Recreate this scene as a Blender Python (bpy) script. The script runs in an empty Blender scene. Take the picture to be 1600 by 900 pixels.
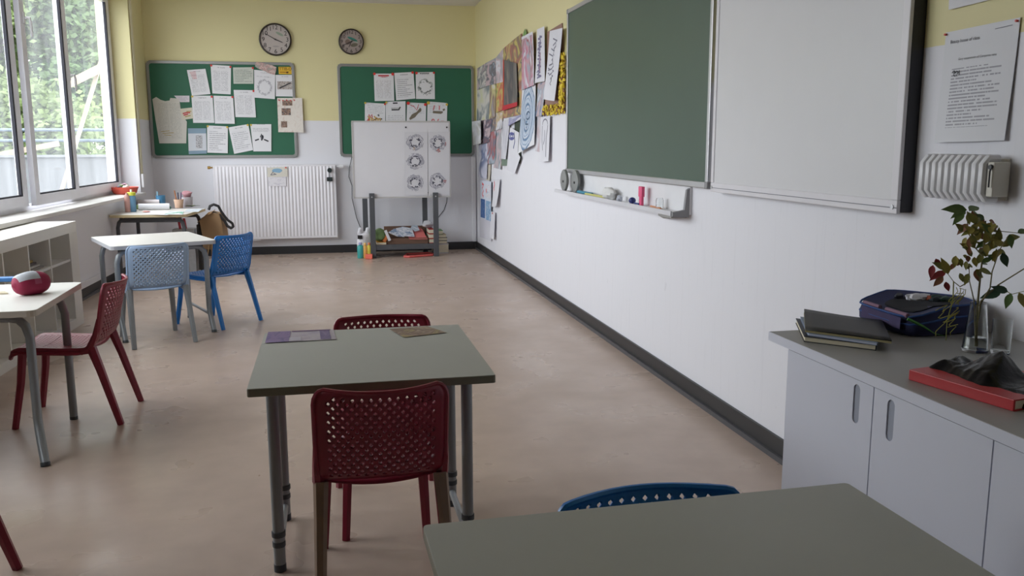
import bpy, bmesh, math, random
from mathutils import Vector, Matrix
RND = random.Random(11)
SC = bpy.context.scene
COL = SC.collection
# ------------------------------------------------------------------ camera
CAM_H, FPX = 1.2, 1356.69
PITCH, YAW, ROLL = .16349, .20531, -.00248
def _axes():
    cy, sy = math.cos(YAW), math.sin(YAW)
    fw = Vector((sy*math.cos(PITCH), cy*math.cos(PITCH), -math.sin(PITCH)))
    rt = Vector((cy, -sy, 0)); up = rt.cross(fw)
    c, s = math.cos(ROLL), math.sin(ROLL)
    return c*rt+s*up, -s*rt+c*up, fw
RT, UP, FW = _axes()
EYE = Vector((0, 0, CAM_H))
cam = bpy.data.cameras.new('camera'); camo = bpy.data.objects.new('camera', cam); COL.objects.link(camo)
cam.sensor_width = 36; cam.lens = FPX*36/1600; cam.clip_start = .02; cam.clip_end = 300
M = Matrix((RT, UP, -FW)).transposed().to_4x4(); M.translation = EYE
camo.matrix_world = M; SC.camera = camo
# ------------------------------------------------------------------ world, light, exposure
SKY = 6.6
w = bpy.data.worlds.new('world'); SC.world = w; w.use_nodes = True
nt = w.node_tree; nt.nodes.clear()
wo = nt.nodes.new('ShaderNodeOutputWorld'); bg = nt.nodes.new('ShaderNodeBackground')
bg.inputs[0].default_value = (.90, .95, 1, 1); bg.inputs[1].default_value = SKY
nt.links.new(bg.outputs[0], wo.inputs[0])
SC.view_settings.view_transform = 'Standard'; SC.view_settings.look = 'None'
SC.view_settings.gamma = 1; SC.view_settings.use_curve_mapping = False
SC.view_settings.exposure = 0.14
SC.cycles.max_bounces = 12; SC.cycles.diffuse_bounces = 8; SC.cycles.transparent_max_bounces = 16
SC.cycles.sample_clamp_indirect = 8
# ------------------------------------------------------------------ room dimensions and plane finders
D, WR, CEIL, PAINT, BH = 9.974, 1.6616, 2.73, 1.467, .0877
YF = -2.6
TA = math.tan(-.0371)
def xl(y): return -1.85126+TA*(D-y)
def _ray(u, v): return RT*((u-800)/FPX)-UP*((v-450)/FPX)+FW
def Z(u, v, z=0.0): d = _ray(u, v); return EYE+d*((z-CAM_H)/d.z)      # point on a level surface
def Y(u, v, y=D): d = _ray(u, v); return EYE+d*(y/d.y)                # point on a plane parallel to the back wall
def X(u, v, x=WR): d = _ray(u, v); return EYE+d*(x/d.x)               # point on a plane parallel to the right wall
def L(u, v, off=0.0):                                                # point on a plane parallel to the window wall
    d = _ray(u, v); t = (-1.85126+off+TA*D)/(d.x+TA*d.y); return EYE+d*t
for (ya, yb) in ((2.6, 4.0), (4.0, 5.5), (5.5, 6.95), (6.95, 8.0), (8.0, 9.45)):
    pl = bpy.data.lights.new('window_portal', 'AREA'); pl.shape = 'RECTANGLE'
    pl.size = 1.9; pl.size_y = yb-ya; pl.cycles.is_portal = True
    po = bpy.data.objects.new('window_portal', pl); COL.objects.link(po)
    po.location = (xl((ya+yb)/2)-.34, (ya+yb)/2, 1.71); po.rotation_euler = (0, -math.pi/2, 0)
# ------------------------------------------------------------------ materials
def lin(c): return tuple((x/12.92 if x <= .04045 else ((x+.055)/1.055)**2.4) for x in c)
def rgb(r, g, b): return lin((r/255, g/255, b/255))
MATS = {}
class NT:
    def __init__(s, name):
        s.m = bpy.data.materials.new(name); s.m.use_nodes = True; s.t = s.m.node_tree; s.t.nodes.clear()
        s.o = s.n('ShaderNodeOutputMaterial'); s.b = s.n('ShaderNodeBsdfPrincipled'); s.l(s.b.outputs[0], s.o.inputs[0])
    def n(s, t, **k):
        x = s.t.nodes.new(t)
        for a, b in k.items(): setattr(x, a, b)
        return x
    def l(s, a, b): s.t.links.new(a, b)
    def math(s, op, a, b=None, c=None):
        x = s.n('ShaderNodeMath', operation=op)
        for i, q in enumerate((a, b, c)):
            if q is None: continue
            if isinstance(q, (int, float)): x.inputs[i].default_value = q
            else: s.l(q, x.inputs[i])
        return x.outputs[0]
    def mix(s, f, a, b):
        x = s.n('ShaderNodeMix', data_type='RGBA')
        for i, q in ((0, f), (6, a), (7, b)):
            if isinstance(q, (int, float)): x.inputs[i].default_value = q
            elif isinstance(q, tuple): x.inputs[i].default_value = (*q[:3], 1)
            else: s.l(q, x.inputs[i])
        return x.outputs[2]
    def coord(s, kind='Object'): return s.n('ShaderNodeTexCoord').outputs[kind]
    def mapping(s, src, scale=(1, 1, 1), loc=(0, 0, 0)):
        x = s.n('ShaderNodeMapping'); x.inputs[3].default_value = scale; x.inputs[1].default_value = loc
        s.l(src, x.inputs[0]); return x.outputs[0]
    def noise(s, src, scale=5, detail=3, rough=.5, dist=0):
        x = s.n('ShaderNodeTexNoise'); s.l(src, x.inputs['Vector'])
        x.inputs['Scale'].default_value = scale; x.inputs['Detail'].default_value = detail
        x.inputs['Roughness'].default_value = rough; x.inputs['Distortion'].default_value = dist
        return x.outputs[0]
    def ramp(s, src, stops, interp='LINEAR'):
        x = s.n('ShaderNodeValToRGB'); s.l(src, x.inputs[0]); r = x.color_ramp; r.interpolation = interp
        while len(r.elements) < len(stops): r.elements.new(.5)
        for e, (p, c) in zip(r.elements, stops):
            e.position = p; e.color = (*c[:3], 1) if isinstance(c, tuple) else (c, c, c, 1)
        return x.outputs[0]
    def color(s, c):
        if isinstance(c, tuple): s.b.inputs['Base Color'].default_value = (*c[:3], 1)
        else: s.l(c, s.b.inputs['Base Color'])
    def rough(s, r):
        if isinstance(r, (int, float)): s.b.inputs['Roughness'].default_value = r
        else: s.l(r, s.b.inputs['Roughness'])
    def bump(s, h, strength=.2, dist=.002):
        x = s.n('ShaderNodeBump'); x.inputs['Strength'].default_value = strength; x.inputs['Distance'].default_value = dist
        s.l(h, x.inputs['Height']); s.l(x.outputs[0], s.b.inputs['Normal'])
def mat(name, c, rough=.5, metal=0.0, var=.06, scale=9, spec=.5, coat=0, bump=0):
    if name in MATS: return MATS[name]
    t = NT(name); co = t.coord()
    n = t.noise(co, scale, 3)
    t.color(t.mix(n, tuple(x*(1-var) for x in c), tuple(min(1, x*(1+var)) for x in c)))
    t.rough(rough); t.b.inputs['Metallic'].default_value = metal; t.b.inputs['Specular IOR Level'].default_value = spec
    t.b.inputs['Coat Weight'].default_value = coat
    if bump: t.bump(t.noise(co, scale*8, 4), bump)
    MATS[name] = t.m; return t.m
def mat_text(name, paper=(.74, .74, .76), ink=(.22, .22, .25), lines=24, cols=1, top=.88, bot=.1, side=.1, dens=.48, seed=0., head=True, ragged=.25, strength=.55):
    t = NT(name); uv = t.coord('UV'); sp = t.n('ShaderNodeSeparateXYZ'); t.l(uv, sp.inputs[0]); u, v = sp.outputs[0], sp.outputs[1]
    row = t.math('MULTIPLY', v, lines); fr = t.math('FRACT', row); fl = t.math('FLOOR', row)
    band = t.math('MULTIPLY', t.math('LESS_THAN', fr, .58), t.math('GREATER_THAN', fr, .12))
    cb = t.n('ShaderNodeCombineXYZ'); t.l(t.math('MULTIPLY', u, 42), cb.inputs[0]); t.l(t.math('MULTIPLY', fl, 3.71), cb.inputs[1]); cb.inputs[2].default_value = seed
    word = t.math('GREATER_THAN', t.noise(cb.outputs[0], 1.0, 1), dens)
    wn = t.n('ShaderNodeTexWhiteNoise', noise_dimensions='1D'); t.l(t.math('ADD', fl, seed*13.7), wn.inputs['W'])
    uu = u if cols == 1 else t.math('FRACT', t.math('MULTIPLY', t.math('SUBTRACT', u, side), cols/(1-2*side)))
    if cols == 1:
        m = t.math('MULTIPLY', t.math('GREATER_THAN', u, side), t.math('LESS_THAN', u, t.math('SUBTRACT', 1-side, t.math('MULTIPLY', t.math('POWER', wn.outputs[0], 3), ragged*2))))
    else:
        m = t.math('MULTIPLY', t.math('LESS_THAN', uu, .9), t.math('MULTIPLY', t.math('GREATER_THAN', u, side), t.math('LESS_THAN', u, 1-side)))
    m = t.math('MULTIPLY', m, t.math('MULTIPLY', t.math('LESS_THAN', v, top-.08 if head else top), t.math('GREATER_THAN', v, bot)))
    f = t.math('MULTIPLY', t.math('MULTIPLY', band, word), m)
    if head:
        h = t.math('MULTIPLY', t.math('MULTIPLY', t.math('LESS_THAN', v, top+.06), t.math('GREATER_THAN', v, top+.02)), t.math('MULTIPLY', t.math('GREATER_THAN', u, .3), t.math('LESS_THAN', u, .7)))
        f = t.math('MAXIMUM', f, t.math('MULTIPLY', h, word))
    f = t.math('MULTIPLY', f, strength)
    t.color(t.mix(f, paper, ink)); t.rough(.8); t.b.inputs['Specular IOR Level'].default_value = .2
    return t.m
def mat_art(name, colors, scale=4, seed=0., dist=1.5, interp='EASE', stretch=(1, 1, 1)):
    t = NT(name); uv = t.mapping(t.coord('UV'), stretch, (seed*3.1, seed*1.7, seed))
    isart = name.startswith('art_')
    n = t.noise(uv, scale*(.62 if isart else 1), 2 if isart else 4, .5 if isart else .6, .7 if isart else dist)
    k = len(colors)
    if isart: colors = [tuple(.82*x+.18*q for x, q in zip(c, (.46, .46, .48))) for c in colors]
    t.color(t.ramp(n, [(.28+.44*i/max(1, k-1), c) for i, c in enumerate(colors)], interp)); t.rough(.75)
    t.b.inputs['Specular IOR Level'].default_value = .2
    return t.m
def mat_rings(name, colors, cu=.5, cv=.5, au=1, av=1, freq=6, seed=0., warp=.06):
    t = NT(name); uv = t.coord('UV'); sp = t.n('ShaderNodeSeparateXYZ'); t.l(uv, sp.inputs[0])
    a = t.math('MULTIPLY', t.math('SUBTRACT', sp.outputs[0], cu), au); b = t.math('MULTIPLY', t.math('SUBTRACT', sp.outputs[1], cv), av)
    r = t.math('SQRT', t.math('ADD', t.math('MULTIPLY', a, a), t.math('MULTIPLY', b, b)))
    n = t.noise(t.mapping(uv, (1, 1, 1), (seed, seed, 0)), 5, 3)
    r = t.math('ADD', r, t.math('MULTIPLY', t.math('SUBTRACT', n, .5), warp*2))
    fr = t.math('FRACT', t.math('MULTIPLY', r, freq))
    k = len(colors)
    inner = t.ramp(fr, [(i/k, c) for i, c in enumerate(colors)], 'EASE')
    t.color(t.mix(t.math('LESS_THAN', r, .52), (.72, .73, .76), inner)); t.rough(.8)
    return t.m
WALLC = rgb(226, 226, 231); YELL = rgb(221, 213, 164)
def mat_wall(name, lo, hi, streak=True):
    t = NT(name); co = t.coord(); sp = t.n('ShaderNodeSeparateXYZ'); t.l(co, sp.inputs[0])
    n = t.noise(co, 1.6, 4); edge = t.math('ADD', sp.outputs[2], t.math('MULTIPLY', t.math('SUBTRACT', t.noise(co, 14, 2), .5), .006))
    f = t.math('GREATER_THAN', edge, PAINT)
    lo2 = t.mix(t.math('MULTIPLY', n, .35), lo, tuple(x*.90 for x in lo))
    if streak:      # scuffs and thin vertical drips in the white paint
        st = t.noise(t.mapping(co, (38, 38, 2.2)), 1, 5, .7, .4)
        st = t.math('MULTIPLY', t.ramp(st, [(.55, 0.), (.75, 1.)]), t.math('LESS_THAN', sp.outputs[2], 1.25))
        sc = t.math('MULTIPLY', t.math('GREATER_THAN', t.noise(t.mapping(co, (1, 1, .5)), 18, 5, .7), .68), t.math('LESS_THAN', sp.outputs[2], 1.0))
        lo2 = t.mix(t.math('MULTIPLY', st, .15), lo2, tuple(x*.62 for x in lo))
        lo2 = t.mix(t.math('MULTIPLY', sc, .20), lo2, tuple(x*.5 for x in lo))
    hi2 = t.mix(t.math('MULTIPLY', n, .3), hi, tuple(x*.9 for x in hi))
    t.color(t.mix(f, lo2, hi2)); t.rough(.55); t.b.inputs['Specular IOR Level'].default_value = .3
    t.bump(t.noise(co, 60, 4), .12, .002)
    return t.m
def mat_floor():
    t = NT('floor_vinyl'); co = t.coord()
    n1 = t.noise(co, .9, 4, .6); n2 = t.noise(co, 3.2, 3, .5); n3 = t.noise(co, 11, 2, .5)
    c = t.mix(n1, rgb(182, 161, 146), rgb(200, 180, 166))
    c = t.mix(t.ramp(n2, [(.35, 0.), (.8, .45)]), c, rgb(164, 146, 132))
    c = t.mix(t.ramp(n3, [(.35, 0.), (.75, .22)]), c, rgb(150, 132, 118))
    t.color(c); t.rough(t.ramp(n2, [(.3, .24), (.7, .38)])); t.b.inputs['Specular IOR Level'].default_value = .5
    t.bump(n1, .03, .004)
    return t.m
def mat_glass_pane():
    t = NT('window_glass'); t.t.nodes.remove(t.b)
    tr = t.n('ShaderNodeBsdfTransparent'); gl = t.n('ShaderNodeBsdfGlossy'); gl.inputs['Roughness'].default_value = .02
    df = t.n('ShaderNodeBsdfTranslucent'); df.inputs[0].default_value = (.9, .92, .95, 1)
    lw = t.n('ShaderNodeLayerWeight'); lw.inputs[0].default_value = .5
    fac = t.math('ADD', .03, t.math('MULTIPLY', t.math('POWER', lw.outputs['Facing'], 6), .22))
    mx = t.n('ShaderNodeMixShader'); t.l(fac, mx.inputs[0]); t.l(tr.outputs[0], mx.inputs[1]); t.l(gl.outputs[0], mx.inputs[2])
    # dust film on the pane, also a whitish haze painted over the view
    du = t.math('MULTIPLY', t.noise(t.mapping(t.coord(), (1, 3, .6)), 2.5, 4), .10)
    m2 = t.n('ShaderNodeMixShader'); t.l(du, m2.inputs[0]); t.l(mx.outputs[0], m2.inputs[1]); t.l(df.outputs[0], m2.inputs[2])
    t.l(m2.outputs[0], t.o.inputs[0]); return t.m
def mat_clear(name, tint=(.95, .97, .97)):
    t = NT(name); t.color(tint); t.rough(.03); t.b.inputs['Transmission Weight'].default_value = 1; t.b.inputs['IOR'].default_value = 1.3
    return t.m
G = dict(
    white=mat('white_plastic', rgb(226, 226, 228), .35), frame=mat('window_frame_white', rgb(232, 232, 238), .3),
    gasket=mat('black_rubber', rgb(28, 28, 40), .6), pinframe=mat('pinboard_frame', (.30, .30, .29), .45, .6), alu=mat('aluminium', (.55, .55, .56), .38, .85), steel=mat('grey_tube', rgb(138, 142, 145), .38, .35),
    chrome=mat('chrome', (.7, .7, .7), .15, 1), darksteel=mat('dark_grey_frame', rgb(78, 80, 84), .5), black=mat('black_plastic', rgb(26, 26, 30), .45),
    greenboard=mat('green_board', rgb(38, 98, 72), .6, var=.1, scale=3), chalk=mat('chalkboard_green', rgb(72, 92, 78), .38, var=.12, scale=2.2),
    wboard=mat('whiteboard_face', rgb(216, 216, 220), .3, var=.02), base=mat('baseboard_black', rgb(44, 44, 46), .4), baselip=mat('baseboard_lip', rgb(78, 78, 82), .35),
    desk=mat('desk_laminate_green_grey', rgb(168, 170, 163), .42, var=.05, scale=5), deskedge=mat('desk_edge_brown', rgb(124, 120, 104), .5),
    cream=mat('desk_laminate_cream', rgb(222, 219, 212), .4, var=.03), creamedge=mat('desk_edge_pale', rgb(186, 178, 166), .5),
    red=mat('dark_red_plastic', rgb(128, 26, 48), .38, var=.04), blue=mat('blue_plastic', rgb(30, 116, 194), .38, var=.04),
    lblue=mat('pale_blue_plastic', rgb(152, 176, 206), .38, var=.04), woodleg=mat('brown_leg', rgb(128, 104, 84), .45, var=.2, scale=20),
    cab=mat('cabinet_grey', rgb(208, 210, 221), .45, var=.02), cabtop=mat('cabinet_top_grey', rgb(148, 147, 144), .4, var=.05), slot=mat('slot_grey', rgb(150, 155, 168), .5),
    rad=mat('radiator_white', rgb(228, 226, 230), .35, var=.02), shelf=mat('shelf_white', rgb(226, 223, 216), .45, var=.03), ink=mat('ink_dark', rgb(52, 52, 58), .8), inkg=mat('ink_grey', rgb(120, 120, 128), .8),
    inkred=mat('ink_red', rgb(190, 60, 66), .8), inkblue=mat('ink_blue', rgb(70, 110, 160), .8), pinred=mat('pin_red', rgb(206, 52, 48), .4), pinyel=mat('pin_yellow', rgb(206, 180, 70), .4),
    brass=mat('brass', rgb(190, 150, 80), .3, .8), tan=mat('tan_tile', rgb(150, 130, 110), .6), terracotta=mat('terracotta', rgb(214, 92, 74), .5))
# ------------------------------------------------------------------ mesh helpers
class MB:
    def __init__(s): s.v = []; s.f = []; s.uv = {}
    def add(s, vs, fs):
        b = len(s.v); s.v += [Vector(q) for q in vs]; s.f += [tuple(i+b for i in f) for f in fs]; return b
    def box(s, x0, x1, y0, y1, z0, z1, m=None):
        vs = [Vector((x, y, z)) for z in (z0, z1) for y in (y0, y1) for x in (x0, x1)]
        if m: vs = [m @ q for q in vs]
        s.add(vs, [(0, 2, 3, 1), (4, 5, 7, 6), (0, 1, 5, 4), (1, 3, 7, 5), (3, 2, 6, 7), (2, 0, 4, 6)]); return s
    def obox(s, c, ax, ay, az):        # box by centre and half-axis vectors
        c, ax, ay, az = map(Vector, (c, ax, ay, az))
        vs = [c+i*ax+j*ay+k*az for k in (-1, 1) for j in (-1, 1) for i in (-1, 1)]
        s.add(vs, [(0, 2, 3, 1), (4, 5, 7, 6), (0, 1, 5, 4), (1, 3, 7, 5), (3, 2, 6, 7), (2, 0, 4, 6)]); return s
    def bar(s, a, b, w, h, up=(0, 0, 1)):
        a, b = Vector(a), Vector(b); d = (b-a); n = d.normalized(); sd = n.cross(Vector(up))
        if sd.length < 1e-4: sd = n.cross(Vector((1, 0, 0)))
        sd.normalize(); u2 = sd.cross(n); return s.obox((a+b)/2, d/2, sd*w/2, u2*h/2)
    def tube(s, pts, r, seg=8, cap=True):
        pts = [Vector(p) for p in pts]; n = len(pts); rs = r if isinstance(r, (list, tuple)) else [r]*n
        rings = []; ref = None
        for i, p in enumerate(pts):
            t = (pts[min(i+1, n-1)]-pts[max(i-1, 0)]).normalized()
            if ref is None:
                ref = t.cross(Vector((0, 0, 1)))
                if ref.length < .1: ref = t.cross(Vector((0, 1, 0)))
            ref = (ref-t*ref.dot(t)).normalized(); o = t.cross(ref)
            rings.append([p+(ref*math.cos(2*math.pi*k/seg)+o*math.sin(2*math.pi*k/seg))*rs[i] for k in range(seg)])
        b = len(s.v)
        for q in rings: s.v += q
        for i in range(n-1):
            for k in range(seg):
                a, c = b+i*seg+k, b+i*seg+(k+1) % seg; s.f.append((a, c, c+seg, a+seg))
        if cap: s.f.append(tuple(b+k for k in range(seg))[::-1]); s.f.append(tuple(b+(n-1)*seg+k for k in range(seg)))
        return s
    def lathe(s, prof, c=(0, 0, 0), seg=20, sx=1, sy=1):
        c = Vector(c); b = len(s.v)
        for r, z in prof: s.v += [c+Vector((r*sx*math.cos(2*math.pi*k/seg), r*sy*math.sin(2*math.pi*k/seg), z)) for k in range(seg)]
        for i in range(len(prof)-1):
            for k in range(seg):
                a, d = b+i*seg+k, b+i*seg+(k+1) % seg; s.f.append((a, d, d+seg, a+seg))
        if prof[0][0] > 1e-5: s.f.append(tuple(b+k for k in range(seg))[::-1])
        if prof[-1][0] > 1e-5: s.f.append(tuple(b+(len(prof)-1)*seg+k for k in range(seg)))
        return s
    def disc(s, c, n, r, h, seg=20, ex=1.0):    # short cylinder with axis n
        c, n = Vector(c), Vector(n).normalized(); a = n.cross(Vector((0, 0, 1)))
        if a.length < .1: a = Vector((1, 0, 0))
        a.normalize(); b2 = n.cross(a); b = len(s.v)
        for k2 in (0, h): s.v += [c+n*k2+(a*math.cos(2*math.pi*k/seg)+b2*math.sin(2*math.pi*k/seg)*ex)*r for k in range(seg)]
        for k in range(seg): s.f.append((b+k, b+(k+1) % seg, b+seg+(k+1) % seg, b+seg+k))
        s.f.append(tuple(b+k for k in range(seg))[::-1]); s.f.append(tuple(b+seg+k for k in range(seg))); return s
    def grid(s, fn, nu, nv, uvs=True):
        b = len(s.v)
        for j in range(nv+1):
            for i in range(nu+1):
                s.uv[len(s.v)] = (i/nu, 1-j/nv); s.v.append(Vector(fn(i/nu, j/nv)))
        for j in range(nv):
            for i in range(nu):
                a = b+j*(nu+1)+i; s.f.append((a, a+nu+1, a+nu+2, a+1))
        return s
    def prism(s, pts, ext):           # closed outline swept by the vector ext
        ext = Vector(ext); n = len(pts); b = len(s.v)
        s.v += [Vector(p) for p in pts]+[Vector(p)+ext for p in pts]
        for k in range(n): s.f.append((b+k, b+(k+1) % n, b+n+(k+1) % n, b+n+k))
        s.f.append(tuple(b+k for k in range(n))[::-1]); s.f.append(tuple(b+n+k for k in range(n))); return s
    def blob(s, c, rx, ry, rz, nu=14, nv=10, wob=0., seed=0, p=1.0):
        c = Vector(c); rr = random.Random(seed); b = len(s.v)
        ph = [rr.uniform(0, 6.28) for _ in range(6)]
        for j in range(nv+1):
            th = math.pi*j/nv
            for i in range(nu):
                a = 2*math.pi*i/nu
                k = 1+wob*(math.sin(2*a+ph[0]+3*th)+.7*math.sin(3*a+ph[1]-2*th)+.6*math.sin(5*th+ph[2]+a)+.5*math.sin(7*a+5*th+ph[3]))*math.sin(th)
                sg = lambda q: math.copysign(abs(q)**p, q)
                s.v.append(c+Vector((rx*sg(math.cos(a))*math.sin(th)**p*k, ry*sg(math.sin(a))*math.sin(th)**p*k, rz*sg(math.cos(th))*k)))
        for j in range(nv):
            for i in range(nu):
                a, d = b+j*nu+i, b+j*nu+(i+1) % nu; s.f.append((a, a+nu, d+nu, d))
        return s
def world_loc(o):
    p = Vector((0, 0, 0))
    while o: p += o.location; o = o.parent
    return p
def mk(mb, name, m, parent=None, origin=None, smooth=False, bevel=0, solid=0, kind=None, weld=False):
    if parent is not None: org = world_loc(parent)
    elif origin is not None: org = Vector(origin)
    else:
        xs = [q.x for q in mb.v]; ys = [q.y for q in mb.v]; zs = [q.z for q in mb.v]
        org = Vector(((min(xs)+max(xs))/2, (min(ys)+max(ys))/2, min(zs)))
    me = bpy.data.meshes.new(name); me.from_pydata([q-org for q in mb.v], [], mb.f)
    if mb.uv:
        ul = me.uv_layers.new(name='uv')
        for lp in me.loops: ul.data[lp.index].uv = mb.uv.get(lp.vertex_index, (.5, .5))
    if not mb.uv or bevel:
        bm = bmesh.new(); bm.from_mesh(me)
        if weld: bmesh.ops.remove_doubles(bm, verts=bm.verts, dist=1e-5)
        bmesh.ops.recalc_face_normals(bm, faces=bm.faces)
        if bevel: bmesh.ops.bevel(bm, geom=[e for e in bm.edges if e.is_manifold and e.calc_face_angle(0) > .6], offset=bevel, segments=2, affect='EDGES', profile=.5, clamp_overlap=True)
        bm.to_mesh(me); bm.free()
    if isinstance(m, (list, tuple)):
        for q in m: me.materials.append(q)
    else: me.materials.append(m)
    if smooth:
        for p in me.polygons: p.use_smooth = True
        try: me.set_sharp_from_angle(angle=.7)
        except Exception: pass
    o = bpy.data.objects.new(name, me); COL.objects.link(o)
    if parent is not None: o.parent = parent
    else: o.location = org
    if solid:
        md = o.modifiers.new('thickness', 'SOLIDIFY'); md.thickness = solid; md.offset = 0
    if kind: o['kind'] = kind
    return o
def tag(o, label, cat, group=None):
    o['label'] = label; o['category'] = cat
    if group: o['group'] = group
    return o
def thing(name, label, cat, loc, group=None):
    o = bpy.data.objects.new(name, None); COL.objects.link(o); o.location = loc; o.empty_display_size = .05
    return tag(o, label, cat, group)
def copy_tree(o, parent=None):
    c = o.copy(); COL.objects.link(c)
    if parent: c.parent = parent
    for ch in list(o.children): copy_tree(ch, c)
    return c
def struct(mb, name, m, parent=None, **k):
    o = mk(mb, name, m, parent, **k)
    if parent is None: o['kind'] = 'structure'
    return o
FONT_CACHE = {}
def text_mb(body, size, place):       # lettering as flat mesh; place(x, y) gives the world point
    cu = bpy.data.curves.new('lettering', 'FONT'); cu.body = body; cu.size = size; cu.align_x = 'CENTER'; cu.align_y = 'CENTER'
    o = bpy.data.objects.new('lettering', cu); COL.objects.link(o)
    dg = bpy.context.evaluated_depsgraph_get(); me = bpy.data.meshes.new_from_object(o.evaluated_get(dg))
    mb = MB(); mb.add([place(q.co.x, q.co.y) for q in me.vertices], [tuple(p.vertices) for p in me.polygons])
    bpy.data.objects.remove(o); bpy.data.curves.remove(cu); bpy.data.meshes.remove(me); return mb
# ------------------------------------------------------------------ room shell
mwall = mat_wall('painted_wall', WALLC, YELL); mwallb = mat_wall('painted_wall_plain', WALLC, YELL, False)
def LW(y, off, z): return Vector((xl(y)+off, y, z))
def lwbox(mb, y0, y1, o0, o1, z0, z1):
    vs = [LW(y, o, z) for z in (z0, z1) for y in (y0, y1) for o in (o0, o1)]
    mb.add(vs, [(0, 2, 3, 1), (4, 5, 7, 6), (0, 1, 5, 4), (1, 3, 7, 5), (3, 2, 6, 7), (2, 0, 4, 6)]); return mb
fq = [(xl(YF)-.3, YF-.2), (WR+.2, YF-.2), (WR+.2, D+.2), (xl(D)-.3, D+.2)]
struct(MB().prism([(x, y, -.2) for x, y in fq], (0, 0, .2)), 'floor', mat_floor(), origin=(0, 0, 0))
struct(MB().prism([(x, y, CEIL) for x, y in fq], (0, 0, .15)), 'ceiling', mat('ceiling_white', rgb(225, 222, 222), .8), origin=(0, 0, 0))
struct(MB().box(WR, WR+.2, YF, D, 0, CEIL), 'wall_right', mwall, origin=(0, 0, 0))
struct(MB().box(xl(D)-.3, WR+.2, D, D+.2, 0, CEIL), 'wall_back', mwallb, origin=(0, 0, 0))
struct(MB().box(-2.6, WR+.2, YF-.2, YF, 0, CEIL), 'wall_front', mwallb, origin=(0, 0, 0))
W0, W1, ZS, ZT = 2.6, 9.40, .735, 2.67
mb = MB(); lwbox(mb, YF, D, -.3, 0, 0, ZS-.03); lwbox(mb, YF, D, -.3, 0, ZT, CEIL)
lwbox(mb, W1, D, -.3, 0, ZS-.03, ZT); lwbox(mb, YF, W0, -.3, 0, ZS-.03, ZT)
struct(mb, 'wall_left', mwallb, origin=(0, 0, 0))
# baseboards
mb = MB().box(WR-.012, WR, 2.0, D, 0, BH); o = struct(mb, 'baseboard_right', G['base'], origin=(0, 0, 0))
mk(MB().box(WR-.024, WR-.012, 2.0, D, 0, .022), 'floor_lip', G['baselip'], o)
mb = MB().box(xl(D), WR-.012, D-.012, D, 0, BH); struct(mb, 'baseboard_back', G['base'], origin=(0, 0, 0))
mb = MB(); lwbox(mb, YF, D-.012, 0, .012, 0, BH); o = struct(mb, 'baseboard_left', G['base'], origin=(0, 0, 0))
mb = MB(); lwbox(mb, YF, D-.02, .012, .026, 0, .02); mk(mb, 'floor_lip', G['baselip'], o)
mb = MB(); lwbox(mb, 1.0, D-.012, 0, .016, BH, BH+.05); struct(mb, 'trim_1', mwallb, origin=(0, 0, 0))      # pipe casing over the baseboard
# pipe casing in the corner
struct(MB().box(WR-.06, WR-.012, D-.03, D, BH, 1.07), 'trim_2', mwallb, origin=(0, 0, 0), bevel=.008)
# window sill
mb = MB(); lwbox(mb, W0-.05, W1-.02, -.3, .055, ZS-.03, ZS); struct(mb, 'trim_3', mat('sill_stone', rgb(214, 211, 206), .35, var=.08, scale=6), origin=(0, 0, 0), bevel=.004)
# ------------------------------------------------------------------ window
win = bpy.data.objects.new('window_1', None); COL.objects.link(win); win.location = LW(6, -.2, ZS); win['kind'] = 'structure'
OFF = -.2
glass = mat_glass_pane()
mb = MB()
lwbox(mb, W0, W1+.05, OFF-.015, OFF, ZS, ZS+.045); lwbox(mb, W0, W1+.05, OFF-.015, OFF, ZT-.045, ZT)
MUL = [(9.36, 9.45), (7.90, 7.98), (6.86, 6.94), (5.42, 5.50), (3.98, 4.06), (2.6, 2.66)]
for a, b in MUL: lwbox(mb, a, b, OFF-.015, OFF, ZS+.045, ZT-.045)
mk(mb, 'window_frame', G['frame'], win)
def sash(y0, y1, off, hy=None, st=.085):
    mb = MB(); zb, zt = ZS+.035, ZT-.035
    lwbox(mb, y0, y1, off-.006, off+.03, zb, zb+.075); lwbox(mb, y0, y1, off-.006, off+.03, zt-.075, zt)
    lwbox(mb, y0, y0+st, off-.006, off+.03, zb+.075, zt-.075); lwbox(mb, y1-st, y1, off-.006, off+.03, zb+.075, zt-.075)
    s = mk(mb, 'sash', G['frame'], win)
    p = MB(); lwbox(p, y0+st, y1-st, off-.004, off+.002, zb+.075, zt-.075); mk(p, 'pane', glass, s)
    g = MB(); e = .016
    lwbox(g, y0+st, y0+st+e, off+.006, off+.02, zb+.075, zt-.075); lwbox(g, y1-st-e*1.6, y1-st, off+.006, off+.026, zb+.075, zt-.075)
    lwbox(g, y0+st, y1-st, off+.006, off+.02, zb+.075, zb+.087); mk(g, 'gasket', G['gasket'], s)
    if hy:
        h = MB(); c = LW(hy[0], off+.03, hy[1]); h.box(c.x, c.x+.012, c.y-.014, c.y+.014, c.z-.04, c.z+.04)
        h.tube([c+Vector((.01, 0, 0)), c+Vector((.045, 0, 0)), c+Vector((.05, 0, -.03)), c+Vector((.05, .0, -.13))], .009, 8)
        mk(h, 'window_handle', G['white'], s, smooth=True)
sash(7.96, 9.38, OFF, (8.01, 1.78)); sash(6.93, 7.93, OFF+.035, (6.985, 2.1)); sash(5.48, 6.88, OFF, None); sash(4.04, 5.44, OFF+.02, (4.1, 1.7)); sash(2.64, 4.0, OFF, None)
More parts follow.
